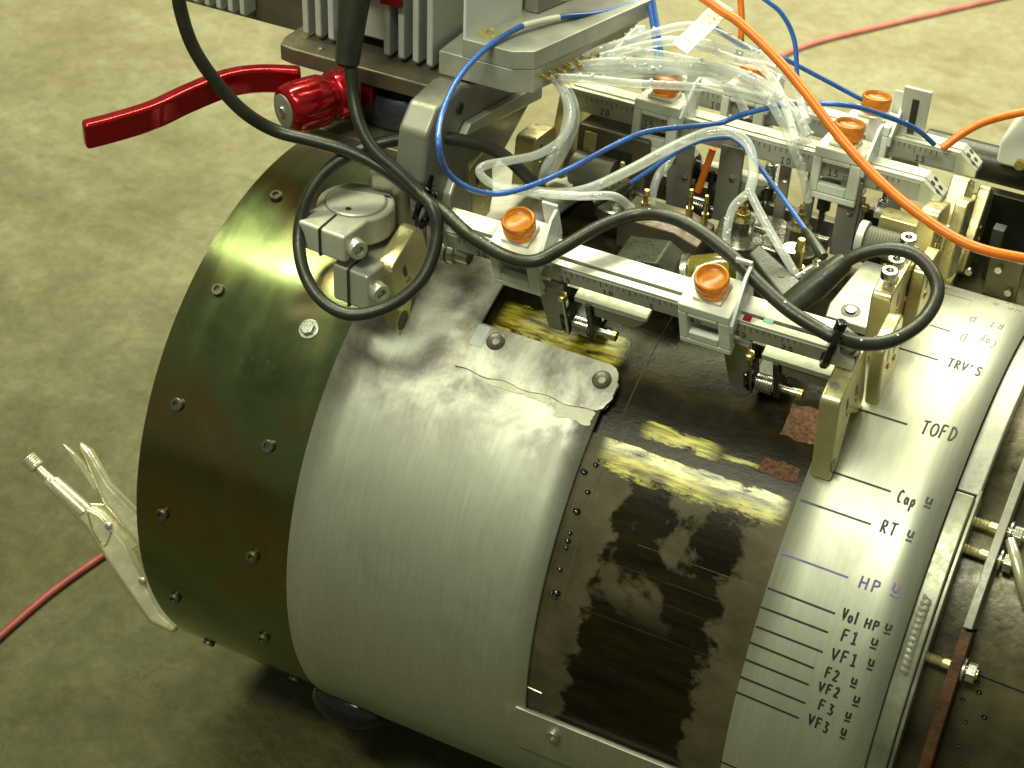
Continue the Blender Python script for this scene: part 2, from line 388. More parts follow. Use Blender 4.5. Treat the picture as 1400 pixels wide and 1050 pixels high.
# ---------------------------------------------------------------- hand lettering: strokes in a box 1 high
def arc(cx, cy_, rx, ry, a0, a1, n=8): return [(cx + rx*math.cos(rad(a0+(a1-a0)*k/n)), cy_ + ry*math.sin(rad(a0+(a1-a0)*k/n))) for k in range(n+1)]
FONT = {
 'T': [[(0,.95),(.7,1)],[(.36,.97),(.32,0)]], 'O': [arc(.35,.48,.33,.46,90,450,12)], 'F': [[(.1,1),(.05,0)],[(.1,1),(.6,.97)],[(.08,.55),(.5,.56)]],
 'D': [[(.1,1),(.08,0)],[(.1,1),(.35,.95),(.6,.7),(.6,.35),(.35,.05),(.08,0)]], 'R': [[(.1,0),(.12,1)],[(.12,1),(.5,.92),(.5,.6),(.12,.5)],[(.2,.5),(.6,0)]],
 'V': [[(0,1),(.28,0),(.6,1)]], "'": [[(.2,1),(.15,.75)]], 'S': [[(.58,.88),(.35,1),(.1,.85),(.15,.6),(.5,.42),(.55,.15),(.3,0),(.05,.1)]],
 'C': [[(.6,.85),(.4,1),(.15,.8),(.08,.4),(.25,.05),(.6,.1)]], 'a': [[(.5,.5),(.25,.58),(.1,.3),(.25,.03),(.5,.2),(.52,.55),(.55,.02)]],
 'p': [[(.12,.55),(.08,-.4)],[(.12,.5),(.4,.58),(.5,.3),(.35,.03),(.1,.1)]], 'H': [[(.08,1),(.05,0)],[(.58,1),(.55,0)],[(.06,.5),(.57,.52)]],
 'P': [[(.1,1),(.08,0)],[(.1,.98),(.5,.92),(.52,.6),(.1,.48)]], 'o': [arc(.3,.28,.24,.28,90,450,10)], 'l': [[(.2,1.05),(.18,0)]], '1': [[(.1,.8),(.32,1),(.3,0)],[(.05,0),(.55,.02)]],
 '2': [[(.08,.8),(.3,1),(.52,.82),(.4,.5),(.05,.03),(.58,.05)]], '3': [[(.1,.95),(.5,.9),(.25,.55),(.52,.35),(.4,.03),(.05,.08)]],
 'u': [[(.12,1),(.08,.45),(.25,.28),(.5,.5),(.55,1)],[(.55,1),(.55,.28)],[(0,-.05),(.68,-.02)]],
 '5': [[(.55,1),(.15,1),(.12,.58),(.42,.58),(.52,.3),(.3,0),(.05,.08)]], '0': [arc(.3,.5,.24,.48,90,450,12)], 'K': [[(.1,1),(.1,0)],[(.55,1),(.1,.5),(.58,0)]],
 'E': [[(.1,1),(.08,0)],[(.1,1),(.6,.98)],[(.1,.52),(.5,.53)],[(.08,0),(.6,.02)]], '.': [[(.2,0),(.28,.06)]], 'I': [[(.3,1),(.3,0)],[(.1,1),(.5,1)],[(.1,0),(.5,0)]], ' ': []}
DATA = {
  'black_signal': [[-201.8, -159.4, 420.0], [-201.1, -160.2, 403.6], [-195.6, -158.7, 379.8], [-185.5, -153.6, 357.6], [-171.0, -144.7, 334.3], [-155.2, -131.9, 318.0], [-129.2, -124.9, 314.0], [-105.4, -118.9, 309.8], [-79.9, -115.9, 301.2], [-59.4, -115.8, 291.5], [-51.4, -115.6, 287.8], [-37.7, -118.9, 286.6], [-14.0, -128.1, 281.3], [16.1, -135.7, 278.8], [36.9, -136.8, 282.2], [50.0, -123.0, 289.1], [65.8, -104.7, 299.2], [83.3, -89.1, 305.3], [102.1, -87.8, 309.4], [122.9, -90.6, 308.4], [151.2, -99.5, 302.2], [174.9, -109.8, 294.7], [197.4, -118.5, 288.9], [217.6, -122.4, 285.0], [228.2, -123.7, 283.8], [243.2, -115.4, 279.3], [257.3, -103.5, 279.6], [267.9, -81.2, 283.1], [270.2, -61.4, 290.8], [263.3, -49.7, 297.7], [248.2, -41.6, 302.5], [230.0, -42.3, 301.3], [214.1, -47.2, 293.6], [203.5, -53.3, 282.8], [194.1, -59.7, 270.8], [189.2, -66.7, 265.1]],
  'black_motor': [[-119.9, -85.7, 395.0], [-120.3, -91.9, 381.3], [-117.4, -98.1, 364.3], [-112.4, -104.2, 345.0], [-101.9, -113.1, 328.3], [-88.7, -117.5, 315.5], [-70.7, -117.8, 304.8], [-53.9, -118.8, 294.1], [-41.6, -124.5, 289.9], [-35.2, -130.1, 278.5], [-33.2, -140.9, 263.1], [-36.9, -153.2, 249.3], [-50.7, -166.6, 236.1], [-71.3, -177.9, 229.5], [-93.2, -177.9, 232.9], [-112.3, -169.0, 244.7], [-124.9, -153.6, 260.3], [-125.9, -140.1, 280.7], [-118.3, -125.4, 297.4], [-100.1, -109.4, 310.0], [-77.3, -92.0, 315.2], [-52.5, -78.0, 315.0], [-27.1, -64.5, 306.6], [-6.1, -60.1, 290.9], [2.5, -51.0, 276.6]],
  'blue_loop': [[21.2, 81.9, 372.0], [13.1, 63.3, 371.4], [-2.3, 31.4, 372.3], [-17.0, 5.4, 376.4], [-26.5, -13.6, 378.0], [-33.9, -30.4, 377.8], [-41.8, -60.6, 372.9], [-44.0, -90.4, 364.7], [-39.2, -119.7, 353.7], [-30.0, -139.0, 345.0], [-27.0, -132.8, 324.9], [-18.7, -120.8, 309.9], [-7.8, -101.2, 299.0], [5.0, -79.6, 297.8], [19.2, -49.6, 300.2], [34.4, -14.3, 305.0], [47.2, 10.5, 306.9], [69.3, 41.3, 303.2], [81.6, 57.9, 301.1], [97.4, 62.6, 310.5], [125.4, 68.3, 322.2], [159.3, 71.1, 330.1], [177.2, 102.6, 314.1], [197.2, 133.5, 294.1], [209.6, 150.0, 277.1]],
  'blue_a': [[14.1, 72.5, 375.0], [28.0, 53.7, 359.1], [39.9, 36.7, 345.0]],
  'blue_b': [[16.7, 74.1, 375.0], [32.1, 53.5, 357.5], [42.9, 38.5, 345.0]],
  'blue_arc': [[86.3, 97.0, 380.0], [100.9, 100.8, 369.8], [113.0, 99.3, 353.6], [121.2, 91.6, 330.0]],
  'blue_knob': [[61.5, 78.5, 360.0], [77.4, 89.6, 345.9], [98.3, 108.8, 335.0], [121.0, 126.3, 319.5], [153.2, 150.0, 297.0]],
  'blue_probe': [[89.0, 63.1, 290.0], [73.8, 46.7, 290.6], [62.6, 29.0, 286.8], [51.5, 6.1, 279.4], [45.1, -6.7, 275.5], [37.2, -14.7, 270.3]],
  'blue_connector': [[89.0, 63.1, 290.0], [103.3, 54.2, 289.2], [119.9, 39.5, 285.8], [144.0, 17.9, 281.2], [168.0, -4.7, 276.8], [177.6, -14.3, 275.0]],
  'orange_main': [[52.7, 59.7, 390.0], [73.4, 55.4, 383.1], [87.6, 53.1, 379.2], [118.4, 43.4, 365.9], [144.1, 32.7, 352.7], [170.4, 20.0, 337.8], [195.2, 9.7, 325.4], [224.6, -1.5, 314.2], [257.0, -10.4, 305.4], [281.7, -14.0, 302.4], [308.0, -8.4, 300.8], [324.7, -3.7, 301.5]],
  'orange_up': [[65.9, 114.7, 370.0], [72.6, 105.8, 351.8], [77.7, 93.7, 330.0]],
  'orange_right': [[213.9, 160.0, 270.1], [224.8, 170.7, 281.0], [237.5, 180.2, 289.4], [259.1, 191.9, 297.0], [277.1, 200.0, 301.0]],
  'orange_probe': [[77.2, 62.1, 278.0], [74.4, 60.8, 263.3], [70.6, 58.9, 243.1]],
  'tube_a': [[-17.0, -21.0, 348.0], [-6.4, -21.5, 343.6], [3.9, -25.3, 335.7], [9.6, -31.8, 326.9], [9.1, -43.6, 316.1], [-1.1, -57.8, 308.6], [-15.9, -70.5, 305.7], [-27.4, -80.2, 303.8], [-29.2, -84.7, 300.1], [-18.5, -85.3, 294.8], [7.0, -77.8, 292.6], [33.7, -67.9, 292.9], [54.5, -59.1, 294.6], [60.9, -41.8, 278.9]],
  'tube_b': [[-10.7, -24.3, 350.0], [0.1, -25.7, 340.2], [6.5, -30.9, 328.3], [7.3, -41.8, 312.0], [3.0, -53.2, 298.3], [-5.5, -39.9, 272.6]],
  'tube_main': [[-11.1, -73.1, 287.6], [14.6, -60.1, 285.4], [32.4, -47.7, 287.8], [51.7, -28.0, 297.4], [72.1, -5.2, 309.7], [88.3, 10.6, 317.1], [104.3, 14.8, 320.2], [118.3, 12.1, 315.1], [127.0, 1.0, 304.0], [129.5, -9.6, 295.3]],
  'tube_fork_a': [[129.5, -9.6, 295.3], [122.4, -17.1, 285.4], [122.3, -24.3, 271.4], [125.3, -29.6, 258.3]],
  'tube_fork_b': [[129.5, -9.6, 295.3], [138.0, -14.7, 287.8], [151.7, -22.0, 276.6], [169.1, -30.4, 263.3], [175.8, -32.6, 256.6]],
  'tube_far_a': [[-7.0, -12.3, 350.0], [14.8, 9.3, 350.7], [42.3, 31.8, 347.1], [70.8, 53.6, 342.0], [96.4, 71.6, 333.8], [116.5, 79.4, 319.2], [130.2, 78.7, 298.2], [140.3, 74.5, 274.5]],
  'tube_far_b': [[-0.5, -2.8, 345.0], [27.6, 17.6, 343.5], [56.0, 38.3, 342.0], [82.4, 51.8, 339.3], [106.6, 59.4, 331.0], [124.2, 57.1, 314.8], [137.0, 52.2, 298.6], [144.7, 57.7, 278.4], [150.0, 61.3, 258.0]],
  'tube_far_c': [[9.0, 10.2, 352.0], [31.7, 29.5, 358.2], [49.9, 42.1, 360.2], [68.2, 49.8, 356.3], [89.4, 57.4, 350.0], [111.8, 54.8, 352.5], [133.5, 46.8, 349.0], [152.0, 29.9, 338.7]],
  'tube_drop': [[34.1, 26.8, 345.0], [46.0, 39.4, 341.6], [54.4, 44.0, 333.7], [61.7, 45.9, 322.2], [65.4, 44.5, 307.3]],
  'tube_far_d': [[12.8, 25.2, 352.0], [40.0, 36.5, 351.0], [63.3, 44.6, 348.2], [86.7, 52.4, 345.0], [113.0, 53.5, 339.0], [133.8, 49.6, 329.1], [148.7, 42.4, 317.5]],
  'tube_far_e': [[-10.9, -14.9, 348.0], [9.5, 4.1, 347.3], [30.7, 22.3, 345.0], [45.0, 32.9, 342.0]],
  'tube_far_f': [[14.2, 39.5, 355.0], [21.6, 39.0, 352.8], [26.7, 33.6, 346.7], [43.7, 35.2, 345.0], [68.3, 45.7, 345.8], [87.4, 51.2, 343.0], [102.2, 54.8, 338.8]],
  'tube_short': [[56.9, 40.1, 281.6], [55.5, 32.3, 273.5], [52.5, 25.3, 267.4], [52.7, 17.6, 258.6], [54.6, 12.2, 251.5]],
  'pink_far': [[-259.3, 1194.7, -236.0], [-224.7, 1310.1, -236.0], [-152.7, 1427.7, -236.0], [-35.3, 1604.2, -236.0], [47.0, 1730.5, -236.0]],
  'pink_near': [[-418.6, -20.3, -236.0], [-425.4, -49.6, -236.0], [-435.1, -110.9, -236.0], [-438.3, -176.1, -236.0], [-438.9, -231.5, -236.0]],
  'tube_far_g': [[-8.0, -29.9, 350.0], [11.0, -16.9, 348.5], [37.4, -0.3, 344.8], [67.2, 19.4, 342.0], [92.1, 52.1, 331.6], [114.1, 74.7, 317.1], [130.6, 86.3, 297.1], [142.1, 91.6, 273.1]],
  'tube_far_h': [[8.1, 21.9, 352.0], [32.2, 46.7, 360.7], [51.2, 62.7, 363.8], [69.1, 71.0, 359.1], [89.0, 77.0, 350.0], [111.0, 65.7, 351.4], [132.8, 46.9, 347.6], [152.3, 18.5, 339.7]],
  'tube_far_i': [[18.3, 44.6, 352.0], [50.6, 60.8, 353.5], [74.5, 69.5, 350.8], [93.7, 73.7, 345.0], [115.0, 61.7, 338.4], [131.2, 44.7, 328.4], [144.7, 27.7, 318.8]],
  'tube_far_j': [[-5.5, -6.4, 350.0], [4.6, 13.6, 353.7], [15.3, 31.0, 355.6], [21.7, 42.8, 357.7], [22.4, 48.0, 360.0], [19.0, 41.3, 359.2], [16.5, 28.6, 354.7], [14.6, 15.8, 350.0], [22.3, 17.2, 345.0], [41.6, 28.4, 342.0]],
  'tube_far_k': [[-11.6, -15.6, 346.0], [4.7, -2.3, 343.4], [24.2, 13.8, 340.5], [43.1, 31.4, 340.0], [54.3, 49.8, 337.2], [67.4, 65.5, 329.5], [82.6, 78.9, 314.3], [95.0, 74.5, 301.7]],
  'tube_c': [[-15.0, -19.7, 349.0], [-5.2, -17.4, 343.1], [5.0, -19.3, 330.7], [9.4, -24.5, 318.1], [7.4, -34.1, 303.0], [2.7, -44.9, 287.6]],
  'labels': [('TOFD', 281.2, 67.74, 304.2, 68.27, 10.1), ("TRV'S", 279.4, 82.96, 302.3, 82.86, 8.6), ('Cap', 283.3, 55.2, 295.8, 55.19, 8.3), ('u', 299.6, 56.06, 305.7, 55.97, 6.0), ('RT', 280.1, 49.78, 291.1, 49.79, 8.0), ('u', 296.3, 50.01, 301.9, 49.91, 6.2), ('HP', 279.1, 40.47, 294.2, 40.53, 7.4), ('u', 298.4, 41.16, 305.4, 40.97, 7.3), ('Vol', 275.5, 34.85, 287.1, 34.84, 7.4), ('HP', 289.8, 34.86, 299.8, 34.95, 6.1), ('u', 301.7, 35.25, 307.6, 35.32, 5.6), ('F1', 278.9, 31.65, 290.6, 31.92, 7.5), ('u', 296.5, 32.36, 302.5, 32.33, 5.7), ('VF1', 276.4, 28.21, 294.1, 28.58, 7.6), ('u', 298.6, 29.03, 303.8, 28.92, 6.2), ('F2', 276.0, 25.18, 285.9, 25.15, 6.9), ('u', 292.1, 25.4, 297.3, 25.3, 5.5), ('VF2', 274.5, 22.6, 289.0, 22.68, 6.5), ('u', 296.5, 22.56, 302.0, 22.62, 6.0), ('F3', 277.5, 19.65, 289.0, 19.43, 7.2), ('u', 294.5, 19.61, 299.6, 19.63, 5.7), ('VF3', 273.8, 16.57, 288.4, 16.13, 7.5), ('u', 294.6, 16.55, 299.4, 16.4, 6.4), ('Cap', 301.3, 93.92, 288.8, 93.77, 10.1), ('D', 282.5, 93.28, 277.2, 93.23, 9.9), ('RT', 300.1, 100.71, 289.3, 100.6, 8.5), ('D', 281.6, 100.4, 276.2, 100.34, 8.5), ('HP', 303.1, 112.57, 292.5, 112.58, 8.5), ('D', 287.3, 112.7, 282.5, 113.03, 8.5), ('F1', 297.8, 118.0, 287.3, 118.0, 7), ('D', 276.9, 118.0, 271.8, 118.0, 7)],
  'lines': [(236.32, 68.59, 272.25, 68.63), (246.16, 83.85, 273.16, 83.79), (257.51, 92.76, 270.98, 92.6), (249.3, 108.5, 271.43, 108.73), (240.65, 56.61, 278.28, 56.53), (228.57, 50.58, 274.06, 50.47), (228.26, 41.58, 271.63, 41.4), (227.13, 35.65, 270.92, 35.39), (226.48, 32.42, 270.31, 32.21), (226.92, 29.17, 270.86, 28.95), (226.39, 26.35, 268.31, 25.96), (226.37, 23.35, 268.15, 23.07), (225.67, 20.23, 269.15, 19.89), (225.84, 17.41, 267.74, 16.99), (225.18, 3.04, 268.04, 2.6)],
  'screws': [(-206.8, 75.7), (-209.3, 52.8), (-209.3, 30.4), (-209.4, 9.5), (-205.3, -13.0), (-131.2, 29.3), (-131.6, 6.9), (-132.9, -17.0), (-129.5, 51.6)],
  'pl_lower': [[-373.8, -154.5, -40.2], [-354.9, -156.9, -54.3], [-325.7, -151.4, -64.6], [-300.5, -154.2, -82.6], [-281.7, -162.2, -103.4], [-259.5, -170.5, -126.4], [-243.2, -170.7, -136.2], [-245.8, -175.6, -140.6], [-265.8, -179.5, -133.8], [-308.3, -170.0, -97.3], [-333.7, -163.3, -74.4], [-374.0, -161.2, -48.3]],
  'pl_upper': [[-361.0, -131.1, -19.2], [-348.3, -129.7, -24.9], [-327.4, -136.6, -45.5], [-299.6, -138.1, -63.5], [-276.2, -149.6, -91.2], [-284.0, -153.6, -91.5], [-299.8, -151.9, -80.2], [-327.4, -148.4, -59.8], [-346.5, -138.6, -36.7]],
  'pl_inner': [[-371.2, -137.9, -21.5], [-366.0, -137.6, -24.1], [-352.4, -137.7, -32.2], [-333.3, -142.8, -49.6], [-337.2, -145.5, -50.7], [-352.8, -141.8, -37.0]],
  'pl_web': [[-338.2, -153.1, -59.3], [-322.2, -145.7, -59.6], [-302.2, -139.4, -63.6], [-287.5, -147.5, -82.1], [-295.8, -156.5, -88.2], [-315.3, -157.8, -78.5]],
  'pl_screw': [[-387.5, -156.4, -34.6], [-376.4, -157.0, -41.8], [-368.3, -157.1, -46.7], [-338.2, -157.8, -65.1]],
  'pl_rivet': [[-279.8, -164.4, -107.1], [-316.8, -153.9, -72.8]],
  'pl_mark': [[-335.1, -156.2, -64.9], [-326.6, -161.7, -76.5], [-315.3, -163.7, -85.6], [-313.5, -155.0, -76.0]],
}
# ================================================================ the setting
fl = MB().add([(-12000,-12000,FLOOR),(12000,-12000,FLOOR),(12000,14000,FLOOR),(-12000,14000,FLOOR)], [(0,1,2,3)])
single('floor', fl, M['floor'], None, None, kind='structure')

# ================================================================ the pipe: guide band, block, sleeve, flange
def cap_screw(r, h, rs, inner=True):
    """socket head: cylinder with a hexagonal recess, along +z"""
    prof = [(r*.9, 0), (r, .3), (r, h-.5), (r-.5, h), (rs, h)] + ([(rs*.95, h-1.6)] if inner else [])
    return prof
gb = T('guide_band', 'dark oily steel guide band with screw heads round the left end of the pipe', 'guide band', cyl(-167, -90))
gb.part('band_shell', MB().shell(-232.3, -102.5, -150, 210, R, 5, 40, 2), M['band'])
k = 0
for (x, t0) in ((-209.0, 75.4), (-131.5, 29.3)):
    for i in range(-4, 8):
        t = t0 - 22.3*(i-1) if x < -200 else t0 - 22.3*(i-2)
        if not -60 < t < 120: continue
        hexb = x > -200 and abs(t - 51.6) < 3
        o = cyl(x, t); ax = cyl(0, t)
        if hexb:
            m = MB().lathe([(5.6, -1), (5.6, 3.4), (4.8, 4.2), (.1, 4.2)], o, ax, 6, False).lathe([(7.4, -1), (7.4, .8), (.1, .8)], o, ax, 16)
            gb.part('hex_bolt', m, M['bolt'], bev=.4, label='bright hexagon bolt head')
        else:
            m = MB().lathe(cap_screw(4.7, 3.2, 2.4), o, ax, 16)
            gb.part('screw', m, M['screw'])
rf = T('rubber_foot', 'glossy black rubber foot bulging under the pipe where dark band meets bright sleeve', 'rubber foot', cyl(-74, -60))
rf.part('foot', MB().lathe([(.2, -31), (6, -29), (11, -24), (14.5, -15), (16, -4), (15.6, 8), (12.6, 19), (7, 27), (.2, 31)], cyl(-84, -39, 4.0), (1, 0, 0), 36), M['blackg'])

cb = T('calibration_block', 'dark brown oil-stained steel block seen through the window of the bright sleeve', 'steel block', cyl(150, -90))
cb.part('block_body', MB().shell(-98, 326, -120, 50.4, R-1.2, 6, 40, 2), M['block'])
cb.part('notched_face', MB().shell(-98, 326, 50.4, 220, R-4.2, 6, 40, 2), M['block'])
def blob(x0, x1, t0, t1, r, amp, seed, th=.5):
    rnd = random.Random(seed); ph = [rnd.uniform(0, 6.28) for _ in range(10)]
    def w_(u, k): return sum(math.sin(u*(5+7*q)+ph[(q+k) % 10])/(q+1.2) for q in range(6))*.5
    dt = t1 - t0; dx = x1 - x0
    def jag(x, t, i, j):
        return (x + dx*amp*.35*w_(j, 3)*(1 if i > .5 else -1)*abs(2*i-1), t + dt*amp*w_(i*1.7, 0)*(abs(2*j-1))*(1 if j > .5 else -1))
    return MB().shell(x0, x1, t0, t1, r, th, 3, (t1-t0)/6, jag=jag)
cb.part('smear_and_sheen', blob(93, 225, 44.2, 50.3, R-.6, .05, 3), mat_smear_and_sheen(93, 225, 44.2, 50.3), label='yellow wet couplant smear with painted reflection below the notch edge')  # reflected lamp strip is painted into the couplant's yellow
cb.part('smear_and_sheen', blob(-12, 86, 62.2, 69.5, R-3.6, .05, 5), mat_smear_and_sheen(-12, 86, 61.4, 69.5), label='yellow couplant smear above the strap plate')
cb.part('smear_and_sheen', blob(112, 172, 52.4, 55.6, R-3.6, .05, 6), mat_smear_and_sheen(112, 172, 52.4, 55.6))  # only reflected light, painted as a yellow patch
cb.part('smear_and_sheen', blob(168, 200, 53.2, 54.3, R-3.6, .05, 9), mat_smear_and_sheen(168, 200, 53.2, 54.3))  # likewise a painted glint, no couplant
cb.part('copper_patch', blob(200, 223, 60.5, 67.0, R-3.5, .10, 11), M['copper'])
cb.part('copper_patch', blob(196, 221, 53.2, 56.0, R-3.5, .18, 12), M['copper'])
for i, t in enumerate((46.5, 43.8, 40.2, 37.2, 34.0, 31.5, 30.0, 26.2, 22.5)):
    for q in range(random.choice((1, 2, 2, 3))):
        cb.part('oil_drop', MB().ball(cyl(93 + random.uniform(-3.4, 4.5), t + random.uniform(-1.4, 1.4), -1.4), random.uniform(1.0, 3.2), .55), M['blackg'])
for (x0, x1, t) in ((140, 214, 35.0), (128, 216, 30.6), (134, 205, 27.0), (120, 216, 21.2)):
    cb.part('scribed_line', MB().tube([cyl(x0 + (x1-x0)*i/8, t, -1.2) for i in range(9)], .16, 5, flat=lambda p: (0, p.y, p.z)), M['mot'])
cb.part('scribed_line', MB().tube([cyl(86.5, 1.6, -1.1), cyl(97, 1.4, -1.1)], .5, 5), M['alu'])
cb.part('scribed_line', MB().tube([cyl(101, t, -1.2) for t in range(12, 50, 2)], .35, 5), M['brown'])
cb.part('scribed_line', MB().tube([cyl(100, t, -4.0) for t in range(52, 80, 2)], .3, 5), M['brown'])

sl = T('metal_sleeve', 'bright brushed metal sleeve with marker labels and a cut-out window round the pipe', 'metal sleeve', cyl(110, -90))
RS = R + 2.4
X = [-102.1, -16, 86.4, 226.4, 313.4]; A = [-140, -3.4, 55.5, 61.5, 210]
def hidden(i, j): return (i == 2 and j in (1, 2, 3)) or (i == 1 and j == 3)
vid = {}; sv = []; sf = []
xs = []
for i in range(4):
    n = max(1, int((X[i+1]-X[i])/18)); xs += [(X[i] + (X[i+1]-X[i])*k/n, i) for k in range(n)]
xs.append((X[4], 3)); as_ = []
for j in range(4):
    n = max(1, int((A[j+1]-A[j])/2)); as_ += [(A[j] + (A[j+1]-A[j])*k/n, j) for k in range(n)]
as_.append((A[4], 3))
def vtx(i, j):
    if (i, j) not in vid: vid[(i, j)] = len(sv); sv.append(cyl(xs[i][0], as_[j][0], 2.4))
    return vid[(i, j)]
for i in range(len(xs)-1):
    for j in range(len(as_)-1):
        if not hidden(xs[i][1], as_[j][1]): sf.append((vtx(i, j), vtx(i+1, j), vtx(i+1, j+1), vtx(i, j+1)))
sheet = sl.part('sheet', MB().add(sv, sf, True), M['sleeve'])
so = sheet.modifiers.new('thickness', 'SOLIDIFY'); so.thickness = 3.2*K; so.offset = -1
# strap plate with two sunk screws
def strap(x, t, i, j):
    r_ = max(0, (i-.90)/.10); sag = 1 - math.sqrt(max(0, 1-r_*r_))
    return (x, t + sag*3.6*(1 if j < .5 else -1)*abs(2*j-1)**2 + .25*math.sin(i*23)*(1-j))
sp = sl.part('strap_plate', MB().shell(-19, 91, 53.4, 62.4, RS+1.4, 4.0, 3, .75, jag=strap), M['sleeve'], bev=.7)
for (x, t) in ((0.5, 59.9), (79.6, 59.2)):
    o = cyl(x, t, 3.0); ax = cyl(0, t)
    sc_ = sl.part('countersunk_screw', MB().lathe([(6.6, 0), (6.6, 1.2), (5.8, 1.8), (4.4, 1.4), (2.6, 1.2), (2.3, .2)], o, ax, 18), M['screw'], parent=sp)
sl.part('torn_tape', blob(58, 84, 51.0, 53.6, RS+.5, .16, 21, .6), M['tape'])
sl.part('torn_tape', blob(8, 52, 52.4, 53.8, RS+.5, .20, 23, .6), M['tape'])
sl.part('grey_label', MB().shell(-16, -7, 58.0, 62.0, RS+1.8, .4, 6, 1), M['greyp'])
o = cyl(109, -6.4, 2.4); ax = cyl(0, -6.4)
sl.part('socket_bolt', MB().lathe(cap_screw(4.8, 4.5, 2.4), o, ax, 16).lathe([(7.5, -.5), (7.5, .9), (.1, .9)], o, ax, 18), M['bolt'], bev=.2)
sl.part('bottom_clip', MB().shell(80, 320, -15, -3.2, RS+1.2, 3, 20, 2), M['sleeve'], bev=.5)
def on_sleeve(p): return (0, p.y, p.z)
for q, (xa, ta, xb, tb) in enumerate(DATA['lines']):
    n = 6
    sl.part('marker_line', MB().tube([cyl(xa + (xb-xa)*k/n, ta + (tb-ta)*k/n, 2.42) for k in range(n+1)], .78, 6, flat=on_sleeve), M['fade'] if q in (2, 3) else M['violet'] if q == 6 else M['ink'])
def write(word, xa, ta, xb, tb, h, place, r=.55, flat=None, rot180=False):
    """strokes of a word laid from (xa,ta) to (xb,tb); place(u, v) gives a point"""
    mb = MB(); n = len(word); adv = 1.0/max(1, n)
    for c, ch in enumerate(word):
        for st in FONT[ch]:
            pts = []
            for (u, v) in st:
                pts.append(place((c + u*1.05)*adv, v))
            if len(pts) < 2: continue
            q = []
            for a_, b_ in zip(pts, pts[1:]): q += [a_ + (b_-a_)*k/3 for k in range(3)]
            q.append(pts[-1]); mb.tube(q, r, 6, flat=flat)
    return mb
for q, (wd, xa, ta, xb, tb, h) in enumerate(DATA['labels']):
    s_ = 1 if xb > xa else -1
    pl = lambda u, v: cyl(xa + (xb-xa)*u, ta + (tb-ta)*u + s_*math.degrees(v*h/R), 2.42)
    late = q >= 23
    mt = M['violet'] if (q in (6, 7) or q in (25, 26)) else M['fade'] if late else M['ink']
    sl.part('lettering', write(wd, xa, ta, xb, tb, h, pl, (.50 if late else .78), on_sleeve), mt, label='handwritten marker text ' + {'u': 'U underlined'}.get(wd, wd) + (' upside down' if late else ''))

ef = T('end_flange', 'bolted steel flange ring with studs and nuts closing the right end of the pipe', 'flange', cyl(350, -90))
def ring(x0, x1, r0, r1, t0=-140, t1=210): return MB().shell(x0, x1, t0, t1, r1, r1-r0, 30, 2)
ef.part('lip_ring', ring(326.2, 329, R-40, R-3, -120, 62), M['lipm'], bev=.8)
ef.part('lip_ring', ring(313.8, 326, R-14, R-.6, -120, 60.5), M['lipm'], bev=1.2)
ef.part('lip_ring', ring(313.8, 328, R-14, R-2.6, 61.0, 200), M['rule'], bev=1.2)
ef.part('weld_bead', MB().tube([cyl(319.6 + .5*math.sin(i*1.3), 30 + i*.20, -4.4) for i in range(64)], [4.6 + .45*abs(math.sin(i*.62)) for i in range(64)], 12), M['alud'])
ef.part('dark_groove', ring(323, 346, R-60, R-22), M['mot'])
ef.part('flange_plate', ring(344, 349.5, R-70, R-3, 40, 200), M['alud'], bev=.6)
ef.part('flange_plate', ring(343.4, 350.5, R-70, R-5, -120, 39.6), M['rust'], bev=.6, label='rusty lower half of the flange plate')
ef.part('end_cylinder', MB().shell(351, 520, -120, 200, R-24, 8, 30, 2), M['mot'])
ef.part('seam_line', MB().tube([cyl(352 + 10*k, 33 - .1*k, -23.6 + .4*math.sin(k)) for k in range(12)], .9, 6), M['groove'])
for t in (57.5, 52.5, 33.2):
    o = cyl(326, t, -13)
    st = ef.part('stud', MB().lathe([(3.3, -4)] + [(3.3 if k % 2 else 2.8, k*1.0) for k in range(14)] + [(3.3, 14), (3.3, 34)], o, (1, 0, 0), 12), M['gold'])
    ef.part('nut', MB().lathe([(6.4, 27.5), (6.4, 33), (.1, 33)], o, (1, 0, 0), 6, False).lathe([(7.6, 24.6), (7.6, 26.4), (.1, 26.4)], o, (1, 0, 0), 18), M['bolt'], parent=st, bev=.4)
for i in range(10):
    t = random.uniform(8, 40); x = random.uniform(354, 375)
    ef.part('oil_drop', MB().ball(cyl(x, t, -24.2), random.uniform(.8, 2.4), .6), M['blackg'])
ef.part('clamp_lug', MB().tube(smooth([cyl(353, 56, -10), cyl(360, 53, -6), cyl(368, 49.5, -8), cyl(374, 47, -16)], 5), [3.5]*16, 10), M['chrome'])

